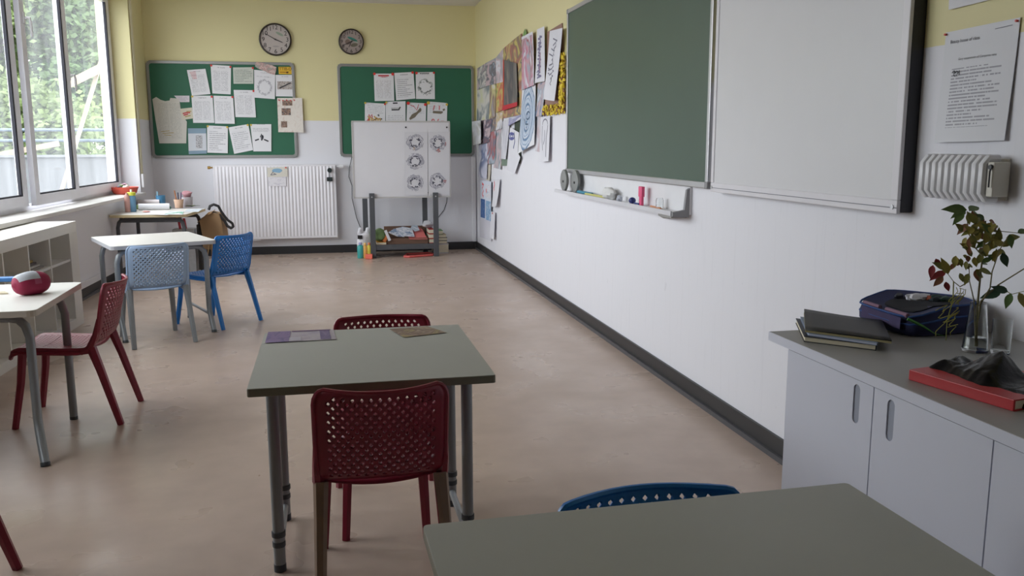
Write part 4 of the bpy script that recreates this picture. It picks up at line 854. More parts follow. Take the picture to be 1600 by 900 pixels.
rod('chalk_holder', 'long teal chalk holder lying on the chalk ledge', 'chalk holder', 903, 925, .05, .045, .010, mat('teal_plastic', rgb(60, 136, 160), .5))
rod('ruler_stick', 'pale yellow stick lying along the chalk ledge', 'stick', 915, 946, .065, .06, .008, mat('yellow_stick', rgb(200, 196, 120), .6))
rod('chalk_stick', 'brownish stick behind the yellow one on the chalk ledge', 'stick', 922, 946, .04, .038, .006, mat('stick_brown', rgb(176, 150, 120), .6))
p = on_ledge(952, .055); tag(mk(MB().blob(p+Vector((0, 0, .035)), .03, .09, .035, 14, 9, .16, 3), 'crumpled_tissue', mat('tissue', rgb(214, 214, 212), .7, var=.06), smooth=True), 'crumpled white tissue on the chalk ledge', 'tissue')
p = on_ledge(968, .055); tag(mk(MB().blob(p+Vector((0, 0, .017)), .018, .022, .018, 10, 8, .1, 4), 'chalk_lump', mat('chalk_grey', rgb(190, 194, 204), .8), smooth=True), 'small pale lump of chalk next to the tissue', 'chalk')
p = on_ledge(988, .055); tag(mk(MB().blob(p+Vector((0, 0, .018)), .019, .022, .018, 12, 8, .03, 5), 'blue_ball', mat('navy_ball', rgb(36, 48, 110), .5), smooth=True), 'small navy blue ball on the chalk ledge', 'ball')
rod('blue_chalk', 'short navy chalk stick beside the navy ball', 'chalk', 992, 999, .06, .06, .006, mat('navy_chalk', rgb(60, 76, 130), .7))
p = on_ledge(1003, .05); t = thing('pink_marker', 'bright pink marker standing upright on the chalk ledge', 'marker', p)
mk(MB().box(p.x-.012, p.x+.006, p.y-.026, p.y+.026, p.z+.045, p.z+.10), 'cap', mat('pink_plastic', rgb(226, 84, 128), .4), t, bevel=.003); mk(MB().box(p.x-.010, p.x+.004, p.y-.018, p.y+.018, p.z, p.z+.045), 'barrel', mat('pink_plastic', (0, 0, 0)), t, bevel=.002)
rod('orange_pencil', 'upper of two orange pencils at the near end of the chalk ledge', 'pencil', 1017, 1032, .05, .05, .005, mat('pencil_orange', rgb(214, 150, 110), .6), 'orange pencils on the chalk ledge')
rod('orange_pencil', 'lower of two orange pencils at the near end of the chalk ledge', 'pencil', 1017, 1033, .07, .066, .005, mat('pencil_orange', (0, 0, 0)), 'orange pencils on the chalk ledge')
p = on_ledge(1031, .05); tag(mk(MB().lathe([(.018, 0), (.020, .005), (.020, .045), (.015, .055), (.013, .055), (.016, .044), (.016, .006), (0, .006)], p, 16), 'small_glass_jar', mat_clear('jar_glass'), smooth=True), 'tiny clear glass jar at the near end of the chalk ledge', 'jar')
# ------------------------------------------------------------------ big whiteboard
dW = .052; a, b = X(1109.5, 302, WR-dW), X(1400.6, 331, WR-dW)
y1, y0, z0 = a.y, b.y, (a.z+b.z)/2; z1 = 2.25
t = thing('interactive_whiteboard', 'large white interactive board with black side edge on the right wall', 'whiteboard', (WR-.02, (y0+y1)/2, z0))
mk(MB().box(WR-dW+.004, WR-dW+.012, y0+.03, y1-.02, z0+.035, z1-.03), 'screen_surface', mat('board_face', rgb(214, 214, 216), .32, var=.02), t)
mk(MB().box(WR-dW+.012, WR-.001, y0+.004, y1-.004, z0+.004, z1), 'black_casing', G['black'], t)
for nm, q in (('bottom_frame', (y0, y1, z0, z0+.04)), ('top_frame', (y0, y1, z1-.04, z1)), ('side_frame', (y0, y0+.032, z0+.04, z1-.04)), ('side_frame', (y1-.026, y1, z0+.04, z1-.04))):
    mk(MB().box(WR-dW, WR-dW+.014, *q), nm, mat('board_frame_white', rgb(220, 218, 222), .35), t, bevel=.003)
mk(MB().box(WR-dW-.002, WR-dW, y0, y1, z0+.017, z0+.019), 'groove', G['inkg'], t)
for q in ((y0+.02, z0+.02), (y1-.014, z0+.02)): mk(MB().disc((WR-dW, *q), NR, .007, .003, 12), 'screw', G['alu'], t)
mk(MB().box(WR-.040, WR-.001, y0-.0012, y0+.004, z0+.006, z1), 'side_cover', mat('navy_black', rgb(26, 26, 34), .4), t)
# ------------------------------------------------------------------ notices by the cabinet
s = Sheet('printed_notice', 'printed text notice pinned with two red pins right of the whiteboard', 'notice', [X(u, v, WR-.004) for u, v in ((1478, 51), (1594.5, 27), (1573, 219.5), (1463.5, 223))], NR, mat_text('notice_text', paper=(.72, .73, .76), ink=(.3, .3, .34), lines=34, top=.66, bot=.13, side=.15, dens=.40, seed=5, head=False, ragged=.2, strength=.8), .012, nu=10, nv=12)
s.pin(.015, .02, PR, .003).pin(.975, .025, PR, .003)
wS = (s.c[1]-s.c[0]).length
s.text('Beauty house of ideas', .30, .10, wS*.048, G['ink'], ang=-.02).text('Gury vuaupunovin ud Cempanna nena', .50, .265, wS*.034, G['ink'], ang=-.02).strokes([[(.70, .055), (.92, .05)]], .0016, G['inkg'], 'small_heading')
s.strokes([arc(.19, .375, .02, .015, 180, 400), [(.2, .36), (.19, .40), (.22, .41)], arc(.235, .38, .018, .015, 180, 430), [(.235, .4), (.25, .41)], [(.27, .36), (.275, .4)]], .0022, G['ink'], 'handwritten_mark')
s = Sheet('printed_notice', 'upper notice cut off by the top edge of the picture', 'notice', [X(u, v, WR-.004) for u, v in ((1486, -120), (1566, -150), (1558, -3), (1484, 15.5))], NR, mat_text('notice_text_2', lines=26, seed=9), .004)
s = Sheet('printed_notice', 'notice of which only a sliver shows at the right edge', 'notice', [X(u, v, WR-.004) for u, v in ((1601, 285), (1690, 282), (1680, 380), (1591, 325))], NR, MW, .004)
# ------------------------------------------------------------------ small ribbed white heater
ya, yb = X(1443, 280, WR-.05).y, X(1560, 280, WR-.05).y
zt_, zb_ = X(1450, 246, WR-.05).z, X(1445, 303, WR-.05).z
t = thing('ribbed_wall_heater', 'small white ribbed heater on a square plate above the cabinet', 'heater', (WR-.02, (ya+yb)/2, zb_))
pa, pb = X(1500, 247, WR-.006), X(1572, 314, WR-.006)
mk(MB().box(WR-.008, WR-.001, pb.y, pa.y, pb.z, pa.z), 'wall_plate', mat('plate_cream', rgb(206, 202, 190), .5), t, bevel=.002)
ybody = yb+.028
mk(MB().box(WR-.048, WR-.008, ybody, ya-.006, zb_+.012, zt_-.012), 'core', G['white'], t)
nr = 10; st = (ya-ybody)/nr
for k in range(nr):
    yk = ybody+st*(k+.5); zs_ = zt_-.004*0
    pts = [(WR-.02, yk, zb_), (WR-.05, yk, zb_), (WR-.062, yk, zb_+.014), (WR-.062, yk, zt_-.014), (WR-.05, yk, zt_), (WR-.02, yk, zt_)]
    mk(MB().tube(pts, st*.40, 8), 'rib', G['white'], t, smooth=True)
mk(MB().box(WR-.06, WR-.012, yb+.006, ybody, zb_+.006, zt_-.008), 'control_box', mat('plate_cream', (0, 0, 0)), t, bevel=.003)
mk(MB().tube([(WR-.062, yb+.014, zt_-.02), (WR-.066, yb+.012, zt_-.032), (WR-.066, yb+.012, zb_+.03)], .0022, 6), 'lever', G['black'], t)
mk(MB().disc((WR-.06, yb+.014, zt_-.02), NR, .006, .006, 8), 'knob', G['black'], t)
# ------------------------------------------------------------------ things on the cabinet
def slab(mb, c4, z0, z1): mb.prism([(p.x, p.y, z0) for p in c4], (0, 0, z1-z0)); return mb
def book(name, label, cat, c4, z0, th, mcover, mpages, curlc=None):
    t = thing(name, label, cat, (sum(p.x for p in c4)/4, sum(p.y for p in c4)/4, z0))
    c = sum(c4, Vector())/4; inn = [c+(p-c)*.975 for p in c4]
    mk(slab(MB(), c4, z0, z0+th*.12), 'back_cover', mcover, t); mk(slab(MB(), inn, z0+th*.12, z0+th*.88), 'pages', mpages, t); mk(slab(MB(), c4, z0+th*.88, z0+th), 'front_cover', mcover, t)
    e = (c4[3]-c4[0])*.0; return t
PG = mat('book_pages', rgb(222, 214, 190), .8, var=.06, scale=60)
# lower book
def q4(pts, z): return [Z(u, v, z) for u, v in pts]
book('cream_book', 'cream-paged book with dark cover lying at the cabinet corner', 'book', q4(((1256, 534), (1369, 548), (1372, 522), (1243, 505)), CT), CT, .014, mat('cover_navy', rgb(44, 46, 54), .5), PG)
book('pale_blue_folder', 'pale blue folder between the cream book and the black folder', 'folder', q4(((1262, 524), (1371, 540), (1378, 515), (1250, 498)), CT+.014), CT+.014, .006, mat('folder_paleblue', rgb(150, 166, 190), .6), mat('folder_paper', rgb(196, 200, 214), .7))
t = thing('black_folder', 'black folder with yellowed edge on top of the book pile', 'folder', Z(1320, 520, CT+.021))
fz = CT+.0205; c4 = q4(((1258, 519), (1393, 537), (1378, 503), (1256, 491)), fz)
mk(slab(MB(), c4, fz, fz+.005), 'sheets', mat('folder_yellowed', rgb(150, 140, 100), .7), t)
c = sum(c4, Vector())/4
mk(MB().grid(lambda u, v: (lambda p: p+Vector((0, 0, .0062+.006*(1-u)**2*v+.002*math.sin(3*u+2*v))))(((c4[0]*(1-u)+c4[1]*u)*(1-v)+(c4[3]*(1-u)+c4[2]*u)*v)), 8, 6), 'cover', mat('folder_black', rgb(44, 43, 41), .55), t, smooth=True, solid=.0025)
# red binder
RZ = CT; rt = .022
bk = [Z(1421, 593, RZ), Z(1585, 643, RZ)]
dr_ = (bk[1]-bk[0]); nrm = Vector((-dr_.y, dr_.x, 0)).normalized()
if nrm.x < 0: nrm = -nrm
c4 = [bk[0], bk[1], bk[1]+nrm*.20, bk[0]+nrm*.20]
book('red_binder', 'red hardcover binder under the black plastic bag', 'binder', c4, RZ, rt, mat('cover_red', rgb(178, 36, 40), .38, var=.04), PG)
sp = [bk[0]-nrm*.003, bk[1]-nrm*.003, bk[1]+nrm*.002, bk[0]+nrm*.002]
mk(slab(MB(), sp, RZ, RZ+rt), 'spine', mat('cover_red', (0, 0, 0)), bpy.data.objects['red_binder'], bevel=.0015)
# crumpled black plastic
t = thing('black_plastic_bag', 'crumpled shiny black plastic bag lying on the red binder', 'plastic bag', Z(1530, 585, RZ+rt))
mplast = NT('black_plastic_film'); mplast.color(rgb(17, 17, 19)); mplast.rough(.14); mplast.b.inputs['Specular IOR Level'].default_value = .22; mplast.bump(mplast.noise(mplast.coord(), 60, 4, .6, 1.0), .25, .004)
zz = RZ+rt
dx_ = dr_.normalized()
from mathutils import noise as mn
def bagpt(u, v):
    e = min(1, max(0, min(u, 1-u)*8))**.5; e2 = min(1, max(0, min(v, 1-v)*4))**.5
    c = bk[0]+dr_*(-.10+1.22*u)+nrm*(.022+.15*v+.014*math.sin(6*u+1)*(1-v))
    hgt = .010+.052*math.exp(-((u-.46)/.16)**2)*math.exp(-((v-.6)/.45)**2)+.020*math.exp(-((u-.13)/.13)**2)+.012*math.exp(-((u-.85)/.2)**2)
    rd_ = 1-abs(mn.noise(Vector((u*5, v*2.2, 1.3)))*1.6); r2 = 1-abs(mn.noise(Vector((u*13+4, v*5, 7.1)))*1.5)
    hgt = hgt*(.86+.2*rd_)+.006*rd_+.0025*r2
    return c+Vector((0, 0, .0015+max(0, hgt)*e*e2))
mb = MB().grid(bagpt, 90, 50); mb.uv = {}
mk(mb, 'crumpled_film', mplast.m, t, smooth=True, solid=.001)
# sleeve bag standing at the wall
t = thing('pencil_bag', 'dark blue fabric pencil bag, unzipped and stuffed, against the wall', 'bag', Z(1425, 515, CT))
navy = mat('navy_fabric', rgb(36, 40, 78), .8, var=.3, scale=40, bump=.3); blu = mat('piping_blue', rgb(36, 70, 130), .7)
A_ = Z(1345, 495, CT); B_ = Z(1432, 529, CT); C_ = Vector((WR-.03, B_.y-.10, CT))
A_ = Vector((1.46, 2.03, CT)); 
fl_, fr_ = Z(1340, 500, CT), Z(1420, 528, CT); er = Z(1520, 520, CT)
out = [fl_+Vector((.0, .0, 0)), fr_, er, er+Vector((.03, .10, 0)), fl_+Vector((.12, .015, 0))]
cB = sum(out, Vector())/5
def bagring(z, k, top=False):
    ring = []
    n = len(out)
    for i in range(n):
        for q in range(6):
            p = out[i].lerp(out[(i+1) % n], q/6); ring.append(p)
    sm = [(ring[i-2]+ring[i-1]*2+ring[i]*3+ring[(i+1) % len(ring)]*2+ring[(i+2) % len(ring)])/9 for i in range(len(ring))]
    return [cB+(p-cB)*k+Vector((0, 0, z)) for p in sm]
def mkrings(mb, rs, close=True):
    b = len(mb.v); n = len(rs[0])
    for r_ in rs: mb.v += [Vector(p) for p in r_]
    for i in range(len(rs)-1):
        for k in range(n): mb.f.append((b+i*n+k, b+i*n+(k+1) % n, b+(i+1)*n+(k+1) % n, b+(i+1)*n+k))
    return mb
def topz(p):       # right part bulges higher than the left one
    return .052+.026*max(0, min(1, (p.x-fl_.x)/.10))
rs = [bagring(.002, 1.03), bagring(.012, 1.09), bagring(.030, 1.10)]
rs.append([Vector((p.x, p.y, CT+topz(p))) for p in bagring(0, 1.05)]); rs.append([Vector((p.x, p.y, CT+topz(p)-.004)) for p in bagring(0, .92)]); rs.append([Vector((p.x, p.y, CT+topz(p)-.012)) for p in bagring(0, .66)]); rs.append([Vector((p.x, p.y, CT+topz(p)-.016)) for p in bagring(0, .3)])
mb = mkrings(MB(), rs); b = len(mb.v)-len(rs[-1]); mb.f.append(tuple(range(b, len(mb.v)))); mb.f.append(tuple(range(len(rs[0])))[::-1])
mk(mb, 'bag_body', navy, t, smooth=True)
for zf in (.6, .98):
    pts = [Vector((p.x, p.y, CT+topz(p)*zf)) for p in bagring(0, 1.09)]; mk(MB().tube(pts+pts[:1], .0028, 6), 'piping', blu, t, smooth=True)
mk(MB().grid(lambda u, v: (lambda a: a+(cB-a)*.02*0+Vector((0, 0, .018+.03*v)))(fl_.lerp(fr_, .15+.75*u)+(fl_.lerp(fr_, .5)-cB).normalized()*.012+Vector((0, 0, 0))), 6, 3), 'front_pocket', mat('pocket_mauve', rgb(58, 48, 86), .8, var=.3, scale=40), t, smooth=True)
ring = bagring(0, .62); mk(MB().prism([Vector((cB.x+(p.x-cB.x), cB.y+(p.y-cB.y), CT+topz(p)-.0125)) for p in ring], (0, 0, .003)), 'opening_shade', mat('bag_inside_shade', rgb(16, 18, 26), .9), t)  # near-black patch stands in for the shade inside the open bag
lo_, hi_ = fl_.lerp(out[4], .5), er.lerp(out[3], .5)
for k, (f_, g_, a_, b_, c_, nm) in enumerate(((.46, .0, .026, .012, rgb(214, 214, 218), 'white_tissue'), (.54, .01, .022, .012, rgb(206, 206, 212), 'white_tissue'), (.38, -.006, .016, .010, rgb(198, 198, 206), 'white_tissue'), (.62, .006, .012, .009, rgb(150, 74, 52), 'orange_item'), (.70, .012, .022, .012, rgb(34, 62, 52), 'green_item'), (.78, .0, .020, .012, rgb(44, 70, 56), 'green_item'), (.66, -.012, .018, .010, rgb(26, 36, 44), 'dark_item'), (.26, .0, .014, .009, rgb(60, 62, 70), 'grey_item'))):
    p = lo_.lerp(hi_, f_)+(out[3]-er).normalized()*g_; p.z = CT+topz(p)-.008
    mk(MB().blob(p, a_, a_*.7, b_, 12, 8, .16, k), nm, mat('stuffed_%d' % k, c_, .7), t, smooth=True)
for k, (f0_, f1_) in enumerate(((.10, .42), (.55, .95))):
    mk(MB().tube([(lambda p: Vector((p.x, p.y, CT+topz(p)+.002)))(cB+(fl_.lerp(fr_, f0_+(f1_-f0_)*q/6)-cB)*.98) for q in range(7)], .006, 6), 'mauve_stripe', mat('stripe_mauve', rgb(128, 96, 116), .8), t, smooth=True)
pts = [fr_+Vector((-.01, -.004, .05)), fr_+Vector((.01, -.012, .040)), fr_+Vector((.032, -.01, .030)), fr_+Vector((.06, -.016, .012)), fr_+Vector((.09, -.02, .004))]
mk(MB().tube(pts, [.004, .004, .003, .0012, .001], 6), 'green_strap', mat('strap_green', rgb(70, 130, 60), .7), t, smooth=True)
# vase and branches
vb = Z(1523, 549, CT); vt_h = .088
t = thing('glass_vase', 'tapered clear glass vase on the cabinet', 'vase', vb)
mk(MB().lathe([(0, .0015), (.0285, .0015), (.0295, .004), (.0175, .112), (.0185, .117), (.0165, .116), (.0155, .110), (.0255, .008), (0, .007)], vb, 24), 'vase_body', mat_clear('vase_glass'), t, smooth=True)
mk(MB().lathe([(0, .0085), (.0245, .0085), (.0215, .036), (0, .036)], vb, 20), 'water', mat_clear('vase_water', (.9, .93, .88)), t, smooth=True)
gb_ = Z(1559, 553, CT)
tag(mk(MB().lathe([(0, .001), (.0195, .001), (.0205, .003), (.0215, .082), (.0205, .082), (.0192, .010), (0, .008)], gb_+Vector((.006, 0, 0)), 24), 'glass_tumbler', mat_clear('tumbler_glass'), smooth=True), 'straight clear glass tumbler right of the vase', 'glass')
pl_t = thing('leafy_branches', 'leafy branches with wilting leaves standing in the glass vase', 'branches', vb+Vector((0, 0, .01)))
mst = mat('stem_brown', rgb(112, 104, 70), .7, var=.2, scale=30)
PN = Vector((-.72, -.69, 0))      # the branches spread in an upright plane turned along the wall
def vp(u, v, dd=0):
    d = _ray(u, v); t_ = (vb-PN*-dd-EYE).dot(PN)/d.dot(PN); return EYE+d*t_
stems = [([(1525, 540), (1527, 480), (1532, 430), (1537, 385), (1540, 345)], .0030), ([(1524, 530), (1522, 470), (1515, 440), (1514, 415)], .0018), ([(1528, 500), (1533, 470), (1560, 445), (1600, 420), (1640, 405)], .0022), ([(1530, 478), (1547, 450), (1550, 425), (1562, 390), (1575, 370)], .0018),
         ([(1535, 400), (1522, 385), (1512, 360), (1511, 330)], .0016), ([(1514, 440), (1500, 448), (1490, 440), (1478, 424)], .0014), ([(1537, 385), (1548, 360), (1570, 362), (1600, 365)], .0013), ([(1490, 440), (1489, 470), (1480, 500), (1478, 532)], .0016), ([(1560, 445), (1580, 460), (1600, 455)], .0012)]
for k, (p, r_) in enumerate(stems):
    dd = (-.01, .0, .006, .012, -.012, .004, .01, -.008, -.004)[k]
    q = [vp(u, v, 0 if i == 0 else dd) for i, (u, v) in enumerate(p)]; q2 = []
    for i in range(len(q)-1):
        for j in range(4): q2.append(q[i].lerp(q[i+1], j/4))
    q2.append(q[-1]); mk(MB().tube(q2, [r_*(1-.5*i/len(q2)) for i in range(len(q2))], 6), 'stem', mst if k < 7 else mat('stem_green', rgb(132, 134, 60), .7), pl_t, smooth=True)
def leafmesh(m):
    mb = MB(); n = 6
    for i in range(n+1):
        x = i/n; w_ = .26*math.sin(math.pi*x**.8)*(1-.25*x); zc_ = -.25*x*x
        mb.v += [Vector((x, -w_, zc_+.08*w_)), Vector((x, 0, zc_-.03)), Vector((x, w_, zc_+.08*w_))]
    for i in range(n):
        for k in (0, 1): a = i*3+k; mb.f.append((a, a+1, a+4, a+3))
    me = bpy.data.meshes.new('leaf'); me.from_pydata(mb.v, [], mb.f); me.materials.append(m)
    for p in me.polygons: p.use_smooth = True
    return me
lm = [leafmesh(mat('leaf_%s' % n_, c_, .6, var=.25, scale=3)) for n_, c_ in (('green', rgb(82, 108, 52)), ('olive', rgb(124, 124, 58)), ('yellow', rgb(150, 140, 66)), ('rust', rgb(128, 84, 56)), ('crimson', rgb(138, 44, 50)), ('dark', rgb(50, 78, 56)))]
leaves = [(1511, 328, 172, 26, 0), (1509, 330, 190, 20, 0), (1514, 329, 20, 22, 0), (1522, 332, -10, 26, 0), (1524, 334, -40, 22, 0), (1506, 333, 215, 18, 0), (1514, 332, 270, 14, 1)]
r = random.Random(4)
for k in range(70):
    a = r.uniform(0, 6.28); d_ = r.random()**.6
    leaves.append((1536+34*d_*math.cos(a), 376+38*d_*math.sin(a), r.uniform(0, 360), r.uniform(9, 17), r.choice((1, 1, 2, 2, 0, 1, 2, 3))))
for k in range(18): leaves.append((1510+r.uniform(-24, 20), 412+r.uniform(-14, 18), r.uniform(180, 360), r.uniform(9, 17), r.choice((1, 2, 3, 1, 3))))
leaves += [(1478, 424, 200, 20, 4), (1462, 404, 300, 14, 4), (1458, 414, 255, 16, 4), (1474, 432, 240, 16, 3), (1482, 428, 120, 20, 2), (1477, 420, 150, 16, 1), (1478, 440, 290, 14, 4), (1566, 395, 290, 18, 5), (1577, 366, 280, 16, 0), (1572, 372, 10, 16, 1), (1590, 364, 20, 14, 0), (1565, 455, 200, 22, 5), (1580, 458, 250, 18, 0), (1592, 457, 290, 18, 2), (1575, 456, 160, 18, 5)]
for (u, v, deg, px_, ci) in leaves:
    o = bpy.data.objects.new('leaf', lm[ci]); COL.objects.link(o); o.parent = pl_t
    p = vp(u, v, r.uniform(-.022, .022)); s_ = px_*(p-EYE).length/FPX*1.25
    a = math.radians(deg); d_ = Vector((math.cos(a), r.uniform(-.45, .45), math.sin(a))).normalized()
    n_ = Vector((-.7+r.uniform(-.3, .3), -.7, r.uniform(.1, .9))); sd = d_.cross(n_).normalized(); up_ = sd.cross(d_)
    Mx = Matrix((d_*s_, sd*s_, -up_*s_*-1)).transposed().to_4x4(); Mx.translation = p-pl_t.location
    o.matrix_local = Mx
r = random.Random(9)
for k in range(16):
    u, v = r.uniform(1470, 1500), r.uniform(470, 528); a = r.uniform(0, 6.28); pts = [vp(u+6*math.cos(a+j*.9)*j/2, v+9*j*.5*math.sin(a+j*.4), -.012+.003*j) for j in range(6)]
    for p_ in pts: p_.z = max(p_.z, CT+.002)
    mk(MB().tube(pts, .0009, 5), 'tendril', mat('tendril_yellow', rgb(140, 134, 56), .7), pl_t, smooth=True)
# ------------------------------------------------------------------ things under and around the standing whiteboard
ZP = zb2-.004
def at(u, y, z, v=360): p = Y(u, v, y); return Vector((p.x, y, z))
xa, xb_ = at(602, YS+.06, 0).x, at(668, YS+.06, 0).x
t = thing('brown_carton', 'low brown cardboard box full of papers under the standing whiteboard', 'box', ((xa+xb_)/2, YS+.18, ZP))
h_ = Y(632, 372, YS+.03).z-ZP; hb_ = Y(632, 353, YS+.30).z-ZP
card = mat('cardboard_brown', rgb(112, 84, 68), .8, var=.1)
for nm, q in (('front_side', (xa, xb_, YS+.02, YS+.028, ZP, ZP+h_)), ('rear_side', (xa, xb_, YS+.30, YS+.308, ZP, ZP+hb_)), ('left_side', (xa, xa+.008, YS+.028, YS+.30, ZP, ZP+h_)), ('right_side', (xb_-.008, xb_, YS+.028, YS+.30, ZP, ZP+h_)), ('bottom', (xa, xb_, YS+.028, YS+.30, ZP, ZP+.006))):
    mk(MB().box(*q), nm, card, t)
def sheet_on(name, label, cat, px, y0, m, dz=0, grp=None):
    pts = [Y(u, v, y0+.25*(372-v)/22) for u, v in px]
    return polysheet(name, label, cat, [p+Vector((0, 0, dz)) for p in pts], (0, 0, 1), m, grp)
GPU = 'papers in the brown carton'
sheet_on('coral_paper', 'coral red paper in the brown carton', 'paper', ((640, 374), (668, 374), (660, 358), (652, 353), (632, 360)), YS+.03, mat('paper_coral', rgb(206, 110, 108), .8), .0, GPU)
sheet_on('printed_leaf', 'white and blue printed sheet at the left of the brown carton', 'paper', ((606, 365), (620, 371), (632, 372), (630, 362), (616, 359)), YS+.03, mat_art('print_blue_1', [wt, bl, wt, gb], 2.4, 41), .012, GPU)
sheet_on('printed_leaf', 'white and blue printed sheet in the middle of the brown carton', 'paper', ((618, 360), (630, 372), (648, 373), (644, 360), (630, 357)), YS+.03, mat_art('print_blue_2', [wt, gb, wt, bl, wt], 2.2, 42), .022, GPU)
sheet_on('printed_leaf', 'pale printed sheet at the right of the brown carton', 'paper', ((642, 360), (648, 366), (656, 364), (652, 356), (643, 357)), YS+.03, mat_art('print_blue_3', [wt, gb, wt], 2.2, 43), .03, GPU)
p = at(593, YS+.06, ZP); tag(mk(MB().blob(p+Vector((0, .03, .10)), .075, .12, .07, 14, 9, .08, 5), 'green_cloth', mat('cloth_green', rgb(106, 130, 84), .85, var=.15), smooth=True), 'folded green cloth left of the brown carton', 'cloth')
p0, p1 = at(588, YS+.0, ZP), at(603, YS+.0, ZP)
book('yellow_book', 'yellow-orange book lying under the green cloth', 'book', [Vector((p0.x, YS-.01, ZP)), Vector((p1.x, YS-.01, ZP)), Vector((p1.x, YS+.2, ZP)), Vector((p0.x, YS+.2, ZP))], ZP, .028, mat('cover_amber', rgb(214, 150, 50), .6), PG)
a = Y(602, 360, YS+.0); b = Y(609, 376, YS-.0); tag(mk(MB().bar(a, b, .012, .03), 'white_rolled_sheet', MW), 'white rolled sheet leaning at the left corner of the brown carton', 'paper')
a = Y(600, 384, YS-.0); b = Y(605, 375, YS+.02); a.z = max(a.z, ZP+.034); b.z = a.z+.06; tag(mk(MB().bar(a, b, .02, .03), 'orange_wedge', mat('orange_plastic', rgb(222, 130, 70), .6)), 'orange folded paper at the lower left corner of the brown carton', 'paper')
for k, (c_, lab) in enumerate(((rgb(176, 52, 46), 'lowest red notebook right of the brown carton'), (rgb(186, 70, 56), 'middle red notebook right of the brown carton'), (rgb(160, 44, 44), 'topmost red notebook right of the brown carton'))):
    x0_, x1_ = at(669, YS+.1, 0).x, at(678.5, YS+.1, 0).x
    z_ = ZP+.052*k
    book('red_notebook', lab, 'notebook', [Vector((x0_, YS+.03, z_)), Vector((x1_-.01, YS+.03, z_)), Vector((x1_-.01, YS+.28, z_)), Vector((x0_, YS+.28, z_))], z_, .05, mat('notebook_red_%d' % k, c_, .6), PG)
p = at(669, YS+.16, ZP+.157); tag(mk(MB().blob(p+Vector((0, .02, .04)), .06, .07, .04, 12, 8, .15, 8), 'pale_cloth', mat('cloth_pale', rgb(196, 196, 200), .85, var=.15), smooth=True), 'crumpled pale cloth on the red notebooks', 'cloth')
# paint bottles on the floor at the left foot
def bottle(u, v, y, h, r_, c_, capc, lab):
    b = Y(u, v, YS-.03); b.z = 0; t = thing('paint_bottle', lab, 'bottle', b, 'paint bottles beside the standing whiteboard')
    mk(MB().lathe([(0, .001), (r_*.94, .001), (r_, .008), (r_, h*.72), (r_*.8, h*.80), (r_*.42, h*.84), (r_*.42, h*.88)], b, 16), 'bottle_body', mat('paint_'+lab.split()[0], c_, .4), t, smooth=True)
    mk(MB().lathe([(r_*.5, h*.86), (r_*.5, h*.98), (r_*.42, h), (0, h)], b, 12), 'cap', mat('cap_'+lab.split()[0], capc, .5), t, smooth=True)
bottle(563.5, 393.5, 0, .17, .036, rgb(60, 160, 156), rgb(150, 150, 196), 'teal paint bottle, outermost of the bottles beside the standing whiteboard')
bottle(570.5, 394, 0, .165, .030, rgb(226, 172, 90), rgb(230, 190, 120), 'orange paint bottle between the teal and the yellow ones')
bottle(577, 393, 0, .165, .028, rgb(212, 196, 70), rgb(226, 130, 80), 'yellow paint bottle closest to the steel foot of the board')
a = Y(575, 397, YS-.14); a.z = 0; tag(mk(MB().prism([a+Vector((-.03, 0, .001)), a+Vector((.045, -.02, .001)), a+Vector((.05, .05, .001)), a+Vector((-.02, .08, .001))], (0, 0, .05)), 'coral_block', mat('coral_plastic', rgb(230, 110, 90), .6), bevel=.006), 'coral red box on the floor in front of the yellow bottle', 'box')
p = Y(568, 389, YS+.09); p.z = 0
t = thing('printed_carrier_bag', 'white carrier bag with black print behind the paint bottles', 'bag', p)
mk(MB().blob(p+Vector((.02, .02, .14)), .085, .07, .135, 16, 12, .10, 12), 'bag_body', mat_art('carrier_print', [rgb(222, 222, 226), rgb(226, 224, 228), rgb(226, 224, 228), rgb(40, 40, 44)], 3, 2), t, smooth=True)
for q in (-.03, .05): mk(MB().blob(p+Vector((q, .0, .27)), .03, .02, .05, 10, 8, .15, 3), 'bag_handle', mat('carrier_white', rgb(220, 220, 226), .6), t, smooth=True)
mk(MB().box(p.x-.06, p.x-.01, p.y-.055, p.y-.045, .20, .24), 'black_print', G['black'], t)
# coral tray sliding out under the frame
a, b = Y(632, 396, YS-.12), Y(679, 392, YS-.06)
t = thing('coral_tray', 'coral red plastic tray on the floor under the standing whiteboard', 'tray', ((a.x+b.x)/2, a.y+.1, 0))
q = [(a.x, a.y+.02), (a.x+.05, a.y-.01), (b.x-.02, b.y+.03), (b.x, b.y+.1), (b.x-.05, b.y+.22), (a.x+.05, a.y+.25)]
mk(MB().prism([(x, y, .001) for x, y in q], (0, 0, .008)), 'tray_floor', mat('coral_tray_plastic', rgb(214, 96, 90), .5), t)
mk(MB().tube([(x, y, .014) for x, y in q+q[:1]], .011, 8), 'tray_rim', mat('coral_tray_plastic', (0, 0, 0)), t, smooth=True)
